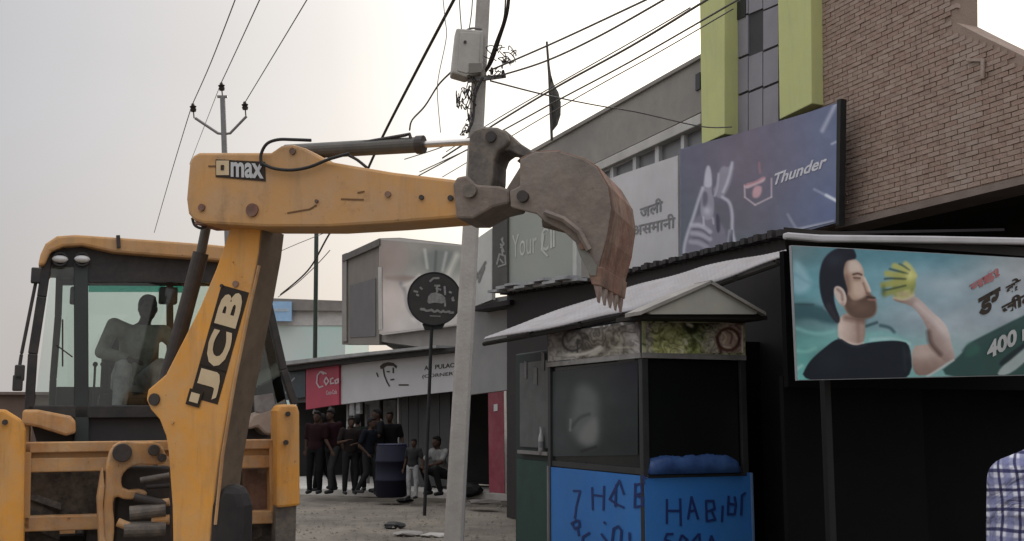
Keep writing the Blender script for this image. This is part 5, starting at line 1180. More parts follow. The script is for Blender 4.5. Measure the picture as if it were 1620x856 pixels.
# visor, monitors, lever console, seat, wheel
for px, w_ in ((124, 14), (266, 16)):
    p = mp_(CY + .1).at(px, 468); mb = MB(); mb.box(p, R * (w_ * .0045), U * .05, Z * .07); mb.build('interior_mirror', cd_, bh, bevel=.015)
seat_c = mp_(CY + .75).at(206, 640)
mb = MB(); mb.box(seat_c + V((0, 0, .02)), R * .26, U * .25, Z * .07); mb.build('seat', M['rubber'], bh, bevel=.04)
mb = MB(); mb.box(seat_c + U * .27 + Z * .33, R * .24, U * .05, Z * .34); mb.build('seat_back', M['rubber'], bh, bevel=.04)
mb = MB(); p = mp_(CY + .35).at(160, 640); mb.box(V((p.x, p.y, 1.35)), R * .13, U * .2, Z * .36); mb.build('lever_console', M['rubber'], bh, bevel=.03)
for i in range(3):
    p = mp_(CY + .3).at(150 + i * 12, 590); mb = MB(); mb.cyl(V((p.x, p.y, 1.6)), p + Z * .06, .01, n=8); mb.ball(p + Z * .07, .022, n=8, m=6); mb.build('lever', M['rubber'], bh)
p = mp_(CF - .35).at(230, 612); mb = MB(); mb.ring(p, (U * -.5 + Z).normalized(), .19, .015, 24, 6); mb.build('steering_wheel', M['rubber'], bh)
cabbar('wiper', [(99, 505), (99, 580)], .012, Sd, CY - .02, .01); cabbar('wiper', [(88, 545), (115, 565)], .01, Sd, CY - .02, .01)
# fenders
mb = MB(); mb.prism(on0(.25, [(36, 648), (60, 648), (112, 658), (120, 666), (120, 686), (104, 690), (60, 676), (34, 672)]), U * .5); mb.build('fender', M['pale'], bh, bevel=.02)
mb = MB(); mb.prism(on0(.3, [(392, 668), (400, 655), (432, 644), (438, 660), (436, 690), (420, 688), (408, 676), (394, 680)]), U * .5); mb.build('fender', mat('dusty_white_plate', (.36, .30, .25), .7, (.26, .2, .16), 4, .7), bh, bevel=.02)
mb = MB(); mb.prism(on0(.3, [(402, 626), (432, 622), (436, 646), (412, 654), (404, 650)]), U * .05); mb.build('rag', mat('grey_rag', (.26, .25, .24), .8, (.16, .15, .15), 8, .7), bh)

# ---------------------------------------------------------------- poles
up = thing('utility_pole', 'tall leaning grey concrete utility pole with meter box, in front of the round sign', 'pole', P(713, 930, 11.6))
PD = 11.6
p0, p1 = P(714, 925, PD), P(775, -190, PD)
mb = MB(); n = 14
q0 = V((p0.x, p0.y, -.1))
axis = (p1 - p0).normalized()
sx = V((1, 0, 0)); sy = V((0, 1, 0))
def pole_w(t): return .105 * (1 - t) + .068 * t
for i in range(n + 1):
    t = i / n; c = q0.lerp(p1, t); h = pole_w(t)
    ch = h * .3
    for (dx, dy) in ((-h, -h + ch), (-h + ch, -h), (h - ch, -h), (h, -h + ch), (h, h - ch), (h - ch, h), (-h + ch, h), (-h, h - ch)):
        mb.v.append(c + sx * dx + sy * dy)
for i in range(n):
    for k in range(8): mb.f.append((i * 8 + k, i * 8 + (k + 1) % 8, (i + 1) * 8 + (k + 1) % 8, (i + 1) * 8 + k))
mb.f.append(tuple(range(n * 8, n * 8 + 8)))
mb.build('shaft', M['concrete'], up)
DP = Plane(P(740, 428, PD - .16), (1, .15))
mb = MB(); mb.prism(on(DP, [(722, 44), (744, 46), (765, 48), (764, 112), (738, 122), (714, 115)], .05), -DP.n * .22); bx = mb.build('meter_box', M['box'], up, bevel=.02)
mb = MB(); mb.prism(on(DP, [(728, 50), (760, 52), (758, 108), (738, 116), (724, 112)], .062), -DP.n * .02); mb.build('box_door', M['box'], bx, bevel=.008)
disc(DP, 736, 66, .016, 'box_knob', Sd, bx, .08, .03)
mb = MB(); mb.prism(on(DP, [(742, 100), (762, 100), (762, 114), (742, 116)], .075), -DP.n * .02); mb.build('box_vent', mat('box_dark_label', (.2, .19, .17), .7), bx)
for y in (50, 122): 
    mb = MB(); mb.ring(DP.at(754 - y * .02, y, -.16), axis, .105, .012, 20, 6); mb.build('pole_band', M['galv'], up)
mb = MB(); mb.bar(*on(DP, [(740, 128), (800, 120)], -.05), .04, .04); mb.build('bracket', M['galv'], up)
for px, py in ((778, 118), (796, 122)):
    p = DP.at(px, py, .0); mb = MB(); mb.tube([p, p + Z * .04, p + Z * .08], [.016, .022, .012], 10); mb.build('insulator', M['insul'], up)

tp = thing('power_pole', 'slim galvanised power pole with two raised arms and three insulators, behind excavator arm', 'pole', P(360, 660, 24))
T = 24.0
a_, b_2 = P(352, 152, T), P(361, 400, T)
ft = P(372, 725, T); ft.z = 0
mb = MB(); mb.tube([ft, b_2, a_], [.09, .075, .06], 12); mb.build('shaft', M['galv'], tp)
mb = MB(); mb.bar(P(344, 153, T), P(360, 153, T), .06, .05); mb.build('cap_plate', M['galv'], tp)
for pts in (((354, 212), (345, 211), (309, 187)), ((354, 212), (364, 211), (390, 184))):
    mb = MB(); mb.tube([P(x, y, T) for x, y in pts], .032, 8); mb.build('cross_arm', M['galv'], tp)
ins = []
for px, py, qy in ((305, 171, 187), (350, 138, 153), (387, 168, 184)):
    b0, t0 = P(px + (2 if px < 390 else 0), qy, T), P(px, py - 7, T)
    mb = MB(); h = (t0 - b0)
    mb.tube([b0, b0 + h * .45, b0 + h * .46, b0 + h * .62, b0 + h * .63, b0 + h * .8, b0 + h * .81, b0 + h], [.015, .015, .06, .075, .045, .08, .05, .03], 12); mb.build('insulator', M['insul'], tp); ins.append(b0 + h * .85)
gp_ = thing('thin_pole', 'thin plain dark green pole standing upright before teal building', 'pole', P(501, 660, 30))
a_ = P(501, 340, 30); b_2 = P(501, 566, 30)
mb = MB(); mb.tube([V((b_2.x, b_2.y, 0)), a_], .062, 10); mb.build('shaft', M['darkgreenpole'], gp_)
mb = MB(); mb.cyl(a_, a_ + Z * .06, .075, n=10); mb.build('pole_cap', M['darkgreenpole'], gp_)

# round black sign on a post
RS = thing('round_sign', 'round black sign with white emblem on thin black post, beside leaning concrete pole', 'sign', G(672, 815))
g0 = G(672, 815); D18 = g0.y
RP = Plane(V((g0.x, g0.y, 0)), (1, .12))
mb = MB(); mb.tube([RP.at(671.5, 817), RP.at(683, 515)], .03, 8); mb.build('post', M['black'], RS)
cc = RP.at(687, 473)
mb = MB(); mb.cyl(cc + RP.n * .05, cc - RP.n * .03, .47, n=48); mb.build('sign_disc', mat('black_sign', (.022, .021, .02), .5, (.035, .033, .03), 4, .6), RS, bevel=.01)
mb = MB(); mb.ring(cc + RP.n * .05, RP.n, .46, .014, 48, 6); mb.build('sign_rim', M['black'], RS)
mb = MB(); mb.prism(on(RP, [(668, 512), (704, 512), (700, 520), (672, 522)], .02), -RP.n * .06); mb.build('bracket', M['black'], RS)
em = mat('dim_white_print', (.24, .235, .22), .6, (.15, .145, .14), 18, .7)
zs_ = lambda l: [(620 + x / 7.136, 410 + y / 7.136) for x, y in l]
shape(RP, zs_([(400, 480), (410, 420), (440, 385), (500, 375), (560, 395), (600, 430), (610, 490), (560, 500), (480, 490), (420, 505)]), em, 'printed_emblem', RS, .058)
strokes(RP, [zs_(l) for l in ([(485, 300), (540, 300)], [(500, 330), (550, 345)], [(510, 300), (510, 370)], [(595, 310), (600, 400)], [(430, 250), (470, 215), (530, 215)], [(600, 500), (600, 530)], [(320, 320), (340, 340)], [(250, 360), (290, 370)], [(280, 400), (300, 410)], [(650, 370), (670, 380)], [(680, 440), (700, 470)], [(690, 430), (685, 470)])], 3.2, em, 'printed_mark', RS, .06)
random.seed(4); xq = 325; lst = []
while xq < 670:
    wq = random.uniform(18, 34); yq = 570 + (xq - 325) * .1; lst.append([(xq, yq), (xq + wq * .4, yq + random.uniform(-14, 14)), (xq + wq, yq + random.uniform(-8, 12))]); xq += wq + 4
strokes(RP, [zs_(l) for l in lst], 3.4, em, 'lettering', RS, .058)
strokes(RP, [zs_([(430, 640), (545, 645)])], 1.6, em, 'printed_mark', RS, .059)

# flag on the roof
fl = thing('flag', 'furled dark flag on a thin mast above the plastered building roof edge', 'flag', P(873, 217, 22.5))
FD = 22.5
mb = MB(); mb.tube([P(865, 66, FD), P(869, 120, FD), P(873, 222, FD)], [.025, .03, .03], 8); mb.build('mast', mat('dark_mast', (.06, .055, .05), .6), fl)
edge_ = [(867, 80), (869, 98), (872, 118), (877, 136), (883, 146), (887, 162), (887, 182), (882, 198), (874, 208)]
mb = MB(); nn = len(edge_)
inner = [P(865 + 8 * (y - 66) / 150, y, FD) for _, y in edge_]; outer = [P(x, y, FD + .12 * sin(i * 1.3)) for i, (x, y) in enumerate(edge_)]
for i in range(nn):
    mid = (inner[i] + outer[i]) / 2 + V((0, .16 * sin(i * 1.1), 0)); mb.v += [inner[i], mid, outer[i]]
for i in range(nn - 1):
    for k in (0, 1): mb.f.append((i * 3 + k, i * 3 + k + 1, i * 3 + k + 4, i * 3 + k + 3))
fo = mb.build('cloth', mat('dark_flag_cloth', (.09, .085, .075), .9, (.06, .056, .05), 5, .6), fl, smooth=True)
fo.modifiers.new('t', 'SOLIDIFY').thickness = .01

# ---------------------------------------------------------------- overhead cables
def cable(pts, r, label, m=None, sag=0, group='overhead cables'):
    """pts: (px,py,depth) measured; drawn as a sagging round cable through them"""
    pp = [P(*p) for p in pts]; res = []
    for i in range(len(pp) - 1):
        p0, p1, p2, p3 = pp[max(i - 1, 0)], pp[i], pp[i + 1], pp[min(i + 2, len(pp) - 1)]
        n = 10
        for k in range(n):
            t = k / n
            q = .5 * ((2 * p1) + (p2 - p0) * t + (2 * p0 - 5 * p1 + 4 * p2 - p3) * t * t + (3 * p1 - p0 - 3 * p2 + p3) * t ** 3)
            res.append(q - Z * (sag * 4 * t * (1 - t)))
    res.append(pp[-1])
    if pts[-1][1] < 20 and r > .0072: res.append(pp[-1] + (pp[-1] - pp[-2]).normalized() * 9)      # runs on out of view
    if pts[0][1] < 0 and r > .0072: res.insert(0, pp[0] + (pp[0] - pp[1]).normalized() * 4)
    mb = MB(); mb.tube(res, r, 6)
    o = mb.build('cable', m or M['cable'], smooth=True)
    return tag(o, label, 'cable', group)
ct = M['cable_thin']
cable([(735, -30, 11.6), (718, 0, 12.2), (660, 110, 14), (606, 215, 16), (562, 308, 19), (520, 372, 23), (487, 428, 27), (444, 466, 31)], .022, 'thickest dark twisted cable sloping from pole top down to lower left, past the digger ram')
cable([(806, -20, 11), (802, 20, 11.1), (790, 60, 11.3), (776, 100, 11.5), (756, 126, 11.6)], .022, 'short thick dark cable falling from above to the pole just right of the meter box')
cable([(800, -10, 11), (797, 30, 11.1), (783, 70, 11.3), (770, 108, 11.5)], .010, 'thin cable twisted round the short thick one right of the meter box')
cable([(700, -10, 11.4), (704, 30, 11.5), (706, 60, 11.8), (694, 120, 12), (692, 150, 12.1), (697, 210, 12.2)], .005, 'hair thin pale wire hanging loosely left of the meter box', ct)
cable([(726, -10, 11.5), (728, 20, 11.5), (730, 46, 11.5)], .007, 'thin wire dropping from above onto meter box, left one', ct)
cable([(748, -10, 11.5), (746, 20, 11.5), (742, 48, 11.5)], .007, 'thin wire dropping from above onto meter box, next to the pole', ct)
cable([(716, 112, 11.5), (694, 134, 11.9), (672, 168, 12.4), (652, 190, 13), (648, 206, 13.4)], .011, 'thin grey wire curving from bottom of meter box down to the left', ct)
cable([(304, 166, 24), (334, 98, 21), (378, -16, 17)], .011, 'wire rising from left insulator of slim power pole', ct, group='power lines on the slim pole')
cable([(350, 131, 24), (372, 84, 21.5), (418, -16, 17)], .011, 'wire rising from middle insulator of slim power pole', ct, group='power lines on the slim pole')
cable([(387, 163, 24), (430, 92, 21), (495, -16, 17)], .011, 'wire rising from right insulator of slim power pole', ct, group='power lines on the slim pole')
cable([(304, 166, 24), (292, 204, 26), (268, 284, 31), (244, 368, 38)], .011, 'wire falling away from left insulator of slim power pole', ct, group='power lines on the slim pole')
cable([(350, 131, 24), (334, 172, 27), (300, 260, 34)], .008, 'wire falling away behind arm from middle insulator of slim power pole', ct, group='power lines on the slim pole')
fan = [([(774, 112, 11.6), (880, 66, 10.4), (1030, -4, 9)], .010, 'uppermost cable of the fan running right from the pole'),
       ([(776, 124, 11.6), (860, 98, 10.6), (950, 56, 9.6), (1060, -6, 8.6)], .010, 'second cable from top of the fan running right from the pole'),
       ([(700, 250, 16), (790, 192, 14), (880, 138, 12.5), (1000, 72, 11), (1108, 6, 10)], .013, 'dark cable crossing behind the flag in middle of the fan'),
       ([(706, 240, 16), (800, 180, 14), (1000, 66, 11), (1092, 12, 10)], .007, 'thinner cable just above the dark one crossing behind the flag'),
       ([(640, 290, 18), (796, 206, 14), (880, 160, 12.8), (1000, 96, 11.4), (1160, 4, 10)], .010, 'cable low in the fan passing over left yellow pillar'),
       ([(700, 280, 18), (900, 162, 13), (1040, 84, 11.5), (1160, 14, 10.4)], .007, 'lowest thin cable of the fan, close above roof edge')]
for pts, r, lb_ in fan: cable(pts, r, lb_, ct, group='fan of cables right of the pole')
cable([(776, 128, 11.6), (862, 150, 13), (940, 166, 15), (1010, 178, 16.2), (1108, 200, 16.6), (1158, 201, 16.6)], .010, 'single service wire running from pole to left yellow pillar across the plaster', ct)
cable([(640, 252, 17), (690, 236, 15), (724, 222, 14)], .008, 'faint wire low behind bucket ram rod, upper of two', ct)
cable([(664, 272, 17), (720, 246, 15), (742, 236, 14)], .008, 'faint wire low behind bucket ram rod, lower of two', ct)
cable([(440, 470, 31), (470, 448, 29), (500, 420, 27), (522, 396, 26)], .011, 'short wire slanting past thin dark green pole near the teal building', ct)
cable([(438, 400, 31), (470, 386, 29), (520, 366, 27)], .009, 'faint upper wire between boom and thin dark green pole', ct)
# tangled service wires under the box
random.seed(12)
def tangle(cx, cy, wx, wy, k, d):
    mb = MB()
    for i in range(k):
        pts = []
        x, y = cx + random.uniform(-wx, wx) * .5, cy + random.uniform(-wy, wy) * .5
        for j in range(6):
            x += random.uniform(-wx, wx) * .45; y += random.uniform(-wy, wy) * .45
            x = min(max(x, cx - wx), cx + wx); y = min(max(y, cy - wy), cy + wy)
            pts.append(P(x, y, d + random.uniform(-.15, .05)))
        res = []
        for a1 in range(len(pts) - 1):
            p0, p1, p2, p3 = pts[max(a1 - 1, 0)], pts[a1], pts[a1 + 1], pts[min(a1 + 2, len(pts) - 1)]
            res += [.5 * ((2 * p1) + (p2 - p0) * t + (2 * p0 - 5 * p1 + 4 * p2 - p3) * t * t + (3 * p1 - p0 - 3 * p2 + p3) * t ** 3) for t in (0, .25, .5, .75)]
        mb.tube(res, .006, 5)
    return mb
for (cx, cy, wx, wy, k, lb_) in ((738, 158, 16, 38, 15, 'tangle of thin wires hanging below meter box left of pole'), (790, 96, 26, 24, 13, 'tangle of thin wire loops right of pole beside meter box'), (738, 206, 12, 12, 5, 'small knot of wires at pole above bucket linkage')):
    tag(tangle(cx, cy, wx, wy, k, 11.45).build('wire_tangle', M['cable'], smooth=True), lb_, 'wires')
cable([(764, 122, 11.4), (752, 150, 11.42), (748, 190, 11.4), (738, 210, 11.3)], .016, 'dark cable strapped down front of leaning pole under the meter box')

# ---------------------------------------------------------------- people
def capsule(mb, a, b, r1, r2, n=12):
    a, b = V(a), V(b); mb.tube([a, b], [r1, r2], n); mb.ball(a, r1, n=n, m=8); mb.ball(b, r2, n=n, m=8)
def etube(mb, rings, n=16):
    """rings: (center, rx, ry) stacked in local x/y"""
    vs = []
    for c, rx, ry in rings:
        vs += [V(c) + V((rx * cos(2 * pi * k / n), ry * sin(2 * pi * k / n), 0)) for k in range(n)]
    m = len(rings)
    fs = [(i * n + k, i * n + (k + 1) % n, (i + 1) * n + (k + 1) % n, (i + 1) * n + k) for i in range(m - 1) for k in range(n)]
    fs += [tuple(range(n - 1, -1, -1)), tuple((m - 1) * n + k for k in range(n))]
    mb.add(vs, fs)
def fuse(mb, name, voxel, smooth_it=4):
    """one continuous skin out of overlapping volumes"""
    me = bpy.data.meshes.new(name); me.from_pydata([tuple(p) for p in mb.v], [], mb.f)
    bm = bmesh.new(); bm.from_mesh(me); bmesh.ops.recalc_face_normals(bm, faces=bm.faces); bm.to_mesh(me); bm.free()
    o = bpy.data.objects.new(name, me); COL.objects.link(o)
    r = o.modifiers.new('r', 'REMESH'); r.mode = 'VOXEL'; r.voxel_size = voxel
    s = o.modifiers.new('s', 'SMOOTH'); s.factor = .5; s.iterations = smooth_it
    bpy.context.view_layer.update()
    res = bpy.data.meshes.new_from_object(o.evaluated_get(bpy.context.evaluated_depsgraph_get()))
    bpy.data.objects.remove(o); bpy.data.meshes.remove(me)
    res.name = name
    return res
skin_m = mat('brown_skin', (.17, .095, .06), .6, (.14, .075, .048), 9, .4)
eye_m = mat('eye_dark', (.01, .008, .008), .3)
hair_m = mat('black_hair', (.010, .009, .009), .6, (.02, .018, .016), 40, .5, bump=.3, bscale=200, spec=.05)
BASE = dict(hip=[(-.09, 0, .90), (.09, 0, .90)], knee=[(-.105, .02, .49), (.105, .02, .49)], ankle=[(-.11, -.02, .08), (.11, -.02, .08)],
            shoulder=[(-.185, 0, 1.39), (.185, 0, 1.39)], elbow=[(-.25, -.03, 1.11), (.25, -.03, 1.11)], wrist=[(-.27, .06, .87), (.27, .06, .87)],
            pelvis=(0, 0, .94), waist=(0, .0, 1.08), chest=(0, .0, 1.28), neck=(0, 0, 1.45), head=(0, .015, 1.585))
def hand(mb, wr, d, side, curl=.35, s=1.0):
    """palm plus five separate bent fingers; d = direction the hand points"""
    d = V(d).normalized(); x = V((side, 0, 0)); x = (x - d * x.dot(d)).normalized(); nrm_ = x.cross(d) * -side
    acr = d.cross(nrm_).normalized()
    pc = wr + d * .05
    for k in range(4):
        o = (k - 1.5) * .019
        capsule(mb, wr + acr * o * .6 + d * .012, wr + d * .088 + acr * o, .013, .0115, 8)
        ln = (.068, .078, .072, .055)[k] * s
        a = wr + d * .09 + acr * o; b = a + (d + nrm_ * curl * .5).normalized() * ln * .5; c = b + (d + nrm_ * curl * 1.6).normalized() * ln * .5
        capsule(mb, a, b, .0098, .009, 8); capsule(mb, b, c, .009, .0075, 8)
    a = wr + d * .025 - acr * .025; b = a + (d * .7 - acr * .7 + nrm_ * .2).normalized() * .042; c = b + (d + nrm_ * .3).normalized() * .032
    capsule(mb, a, b, .013, .0105, 8); capsule(mb, b, c, .0105, .0085, 8)
def make_person(label, loc, face, top, bottom, pose=None, s=1.0, sleeves='short', voxel=.011, hair=True, group=None, long_top=0.0, topvox=.014, shoes=True, skin=None):
    J = dict(BASE); J.update(pose or {})
    root = thing('person', label, 'person', loc, group)
    rot = Matrix.Rotation(face, 4, 'Z')
    jv = {k: ([V(p) for p in v] if isinstance(v, list) else V(v)) for k, v in J.items()}
    b = MB()
    pe_, wa, ch, ne, he = jv['pelvis'], jv['waist'], jv['chest'], jv['neck'], jv['head']
    etube(b, [(pe_ - V((0, 0, .08)), .12, .085), (pe_, .15, .1), (wa, .125, .085), (ch - V((0, 0, .06)), .15, .095), (ch + V((0, 0, .06)), .165, .095), ((ch + ne) / 2 + V((0, 0, .045)), .10, .065), (ne, .055, .052)])
    capsule(b, ne - V((0, 0, .03)), he - V((0, .01, .06)), .055, .05)
    b.ball(he, .074, .094, .115, 18, 12)
    b.ball(he + V((0, .045, -.06)), .052, .05, .05, 14, 10)                     # jaw
    capsule(b, he + V((0, .088, .015)), he + V((0, .108, -.02)), .011, .015, 8)   # nose
    b.ball(he + V((0, .092, -.052)), .024, .012, .009, 10, 6)                     # lips
    for sd_ in (-1, 1): b.ball(he + V((sd_ * .076, -.005, -.005)), .011, .02, .032, 10, 8)
    for i, sd_ in enumerate((-1, 1)):
        sh_, el, wr = jv['shoulder'][i], jv['elbow'][i], jv['wrist'][i]
        capsule(b, ch + V((sd_ * .1, 0, .08)), sh_, .065, .055); capsule(b, sh_, el, .052, .041); capsule(b, el, wr, .041, .027)
        hd = (wr - el).normalized(); hand(b, wr, hd, sd_)
        hp_, kn_, an2 = jv['hip'][i], jv['knee'][i], jv['ankle'][i]
        capsule(b, hp_, kn_, .082, .054); capsule(b, kn_, (kn_ * .6 + an2 * .4) - V((0, .015, 0)), .052, .05); capsule(b, (kn_ * .6 + an2 * .4) - V((0, .015, 0)), an2, .05, .036)
        capsule(b, an2 - V((0, .02, .03)), an2 + V((0, .13, -.05)), .036, .03)
    me = fuse(b, 'body', voxel)
    eyes = [he + V((sd_ * .031, .088, .018)) for sd_ in (-1, 1)]
    me.materials.clear(); me.materials.append(skin or skin_m); me.materials.append(eye_m)
    for p in me.polygons:
        p.use_smooth = True
        c = p.center
        p.material_index = 1 if any(abs(c.x - e.x) < .013 and abs(c.z - e.z) < .0075 and c.y > e.y - .03 for e in eyes) else 0
    T = Matrix.Translation(loc) @ rot @ Matrix.Scale(s, 4)
    def put(name, me, m=None):
        me.transform(Matrix.Translation(-V(loc)) @ T)
        if m is not None: me.materials.clear(); me.materials.append(m)
        for p in me.polygons: p.use_smooth = True
        o = bpy.data.objects.new(name, me); COL.objects.link(o); o.location = loc; WT[o.name] = V(loc)
        o.parent = root; o.matrix_parent_inverse = Matrix.Translation(-V(loc)); return o
    put('body', me)
    if hair:
        h = MB(); h.ball(he + V((0, -.018, .03)), .083, .093, .1, 16, 10); h.ball(he + V((0, -.05, -.01)), .07, .055, .09, 14, 8); h.ball(he + V((0, .04, .085)), .062, .05, .035, 12, 8)
        put('hair', fuse(h, 'hair', .011, 2), hair_m)
    sh = MB()
    lo = pe_ - V((0, 0, .04 + long_top))
    etube(sh, [(lo, .165, .118), (pe_ + V((0, 0, .03)), .168, .12), (wa, .15, .108), (ch - V((0, 0, .06)), .168, .113), (ch + V((0, 0, .06)), .182, .112), ((ch + ne) / 2 + V((0, 0, .05)), .125, .085), (ne - V((0, 0, .015)), .075, .07)])
    for i, sd_ in enumerate((-1, 1)):
        s_, el, wr = jv['shoulder'][i], jv['elbow'][i], jv['wrist'][i]
        capsule(sh, ch + V((sd_ * .1, 0, .07)), s_, .082, .07)
        if sleeves == 'short': capsule(sh, s_, s_.lerp(el, .75), .069, .064)
        else:
            capsule(sh, s_, el, .069, .058); capsule(sh, el, el.lerp(wr, .9), .058, .046)
    put('shirt', fuse(sh, 'shirt', topvox, 3), top)
    tr = MB(); etube(tr, [(pe_ - V((0, 0, .1)), .14, .105), (pe_, .166, .115), (pe_ + V((0, 0, .07)), .155, .108)])
    for i in (0, 1):
        hp_, kn_, an2 = jv['hip'][i], jv['knee'][i], jv['ankle'][i]
        capsule(tr, hp_, kn_, .097, .074); capsule(tr, kn_, kn_.lerp(an2, .93), .074, .056)
    put('trousers', fuse(tr, 'trousers', .014, 3), bottom)
    if shoes:
        for i in (0, 1):
            an2 = jv['ankle'][i]; f = MB(); capsule(f, an2 - V((0, .03, .035)), an2 + V((0, .15, -.045)), .044, .038)
            put('shoe', fuse(f, 'shoe', .012, 2), M['rubber'])
    return root
# plaid cloth
def plaid():
    m = bpy.data.materials.new('blue_plaid_cloth'); m.use_nodes = True
    nt = m.node_tree; b = nt.nodes['Principled BSDF']; b.inputs['Roughness'].default_value = .9; b.inputs['Specular IOR Level'].default_value = .1
    N = nt.nodes.new; L = nt.links.new
    tc = N('ShaderNodeTexCoord')
    nz = N('ShaderNodeTexNoise'); nz.inputs['Scale'].default_value = 5; L(tc.outputs['Object'], nz.inputs[0])
    ad = N('ShaderNodeVectorMath'); ad.operation = 'MULTIPLY_ADD'; ad.inputs[1].default_value = (.03, .03, .03); L(nz.outputs['Color'], ad.inputs[0]); L(tc.outputs['Object'], ad.inputs[2])
    sp = N('ShaderNodeSeparateXYZ'); L(ad.outputs[0], sp.inputs[0])
    def band(src, period, width, ph=0.0, soft=.10):
        a = N('ShaderNodeMath'); a.operation = 'MULTIPLY_ADD'; a.inputs[1].default_value = 1 / period; a.inputs[2].default_value = ph; L(src, a.inputs[0])
        f = N('ShaderNodeMath'); f.operation = 'FRACT'; L(a.outputs[0], f.inputs[0])
        d = N('ShaderNodeMath'); d.operation = 'SUBTRACT'; d.inputs[1].default_value = .5; L(f.outputs[0], d.inputs[0])
        ab = N('ShaderNodeMath'); ab.operation = 'ABSOLUTE'; L(d.outputs[0], ab.inputs[0])
        r = N('ShaderNodeMapRange'); r.inputs[1].default_value = width; r.inputs[2].default_value = width + soft; r.inputs[3].default_value = 1; r.inputs[4].default_value = 0; L(ab.outputs[0], r.inputs[0])
        return r.outputs[0]
    xy = N('ShaderNodeMath'); xy.operation = 'MULTIPLY_ADD'; xy.inputs[1].default_value = -.5; L(sp.outputs['Y'], xy.inputs[0]); L(sp.outputs['X'], xy.inputs[2])
    cur = None
    def mixin(fac, col, amt, prev):
        k = N('ShaderNodeMath'); k.operation = 'MULTIPLY'; k.inputs[1].default_value = amt; L(fac, k.inputs[0])
        x = N('ShaderNodeMix'); x.data_type = 'RGBA'; x.inputs[7].default_value = (*col, 1); L(k.outputs[0], x.inputs[0])
        if prev is None: x.inputs[6].default_value = (.50, .50, .56, 1)
        else: L(prev, x.inputs[6])
        return x.outputs[2]
    cur = mixin(band(sp.outputs['Z'], .062, .16), (.15, .155, .26), .8, cur)
    cur = mixin(band(xy.outputs[0], .058, .16), (.14, .145, .26), .8, cur)
    cur = mixin(band(sp.outputs['Z'], .062, .065, .47, .05), (.02, .02, .07), .9, cur)
    cur = mixin(band(xy.outputs[0], .058, .06, .47, .05), (.02, .02, .07), .9, cur)
    L(cur, b.inputs['Base Color'])
    fb = N('ShaderNodeTexNoise'); fb.inputs['Scale'].default_value = 7; fb.inputs['Detail'].default_value = 3; fb.inputs['Distortion'].default_value = 1.5; L(tc.outputs['Object'], fb.inputs[0])
    bp = N('ShaderNodeBump'); bp.inputs['Strength'].default_value = .9; bp.inputs['Distance'].default_value = .05; L(fb.outputs['Fac'], bp.inputs['Height']); L(bp.outputs[0], b.inputs['Normal'])
    return m
make_person('man in blue and white checked shirt standing at right edge, cut off by frame', V((1.858, 3.62, 0)), radians(8), plaid(), mat('dark_trousers', (.03, .03, .04), .9), s=1.09, sleeves='long', voxel=.009, topvox=.012,
            pose=dict(shoulder=[(-.203, 0, 1.325), (.203, 0, 1.325)], elbow=[(-.262, -.04, 1.06), (.262, -.04, 1.06)]))
cl = lambda n, c: mat(n, tuple(x * (.55 if max(c) < .06 else 1) for x in c), .9, tuple(x * .4 for x in c), 7, .5, spec=.1)  # dark crowd clothes deepened further to stand for canopy shade
# operator seated in the cab, facing the arm
seat_h = seat_c
op = dict(pelvis=(0, 0, .10), waist=(.0, .02, .26), chest=(-.03, .10, .45), neck=(-.05, .15, .61), head=(-.07, .2, .735), hip=[(-.1, .03, .09), (.1, .03, .09)],
          knee=[(-.15, .42, .22), (.16, .42, .20)], ankle=[(-.12, .46, -.26), (.2, .5, -.26)], shoulder=[(-.24, .09, .54), (.19, .11, .58)],
          elbow=[(-.42, .2, .33), (.30, .2, .34)], wrist=[(-.5, .40, .20), (.12, .40, .28)])
oc = V((seat_h.x, seat_h.y, seat_h.z + .1))
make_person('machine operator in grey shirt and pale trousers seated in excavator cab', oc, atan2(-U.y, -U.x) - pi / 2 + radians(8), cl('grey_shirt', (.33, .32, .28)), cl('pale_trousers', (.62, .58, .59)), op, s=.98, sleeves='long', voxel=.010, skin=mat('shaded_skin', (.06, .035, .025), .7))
crowd = 'people gathered before the far shops'
far_skin = mat('dim_brown_skin', (.06, .036, .026), .8, (.045, .027, .02), 9, .4, spec=.1)  # crowd skin darkened in its colour in place of shade
def far_p(px, fy, label, top, bottom, face, s, pose=None, **k):
    p = G(px, fy, .12); p.z = .12
    rj = random.Random(px); q = dict(BASE); q.update(pose or {})
    if not pose or 'pelvis' not in pose:                # loosen the stance a little, no two alike
        j = lambda a: rj.uniform(-a, a)
        lean = j(.06)
        for k2, a in (('elbow', .05), ('wrist', .09), ('knee', .04)): q[k2] = [(x + j(a) + (lean if k2 != 'knee' else 0), y + j(a), z + j(a * .6)) for x, y, z in q[k2]]
        for k2, f in (('chest', .7), ('neck', 1), ('head', 1.3)): x, y, z = q[k2]; q[k2] = (x + lean * f, y + abs(lean) * f * .5, z)
        q['shoulder'] = [(x + lean * .8, y, z + j(.02)) for x, y, z in q['shoulder']]
    pose = q
    return make_person(label, V((p.x, p.y, .12)), radians(face), top, bottom, pose, s, voxel=.016, topvox=.018, group=crowd, skin=far_skin, **k)
walk = dict(knee=[(-.10, .12, .50), (.10, -.03, .49)], ankle=[(-.10, .16, .08), (.10, -.22, .12)], wrist=[(-.26, -.02, .86), (.28, .16, .88)])
fold = dict(elbow=[(-.24, .04, 1.12), (.24, .04, 1.12)], wrist=[(-.06, .22, 1.14), (.06, .24, 1.18)])
far_p(497, 781, 'person in dark maroon shirt standing nearest the excavator leg, first of the far group', cl('maroon_shirt', (.032, .013, .016)), cl('black_trousers', (.015, .015, .017)), 170, .97)
far_p(525, 780, 'person in dark wine red shirt with grey trousers, second of the far group from excavator', cl('wine_shirt', (.03, .010, .014)), cl('grey_trousers', (.055, .055, .055)), 150, .99, walk)
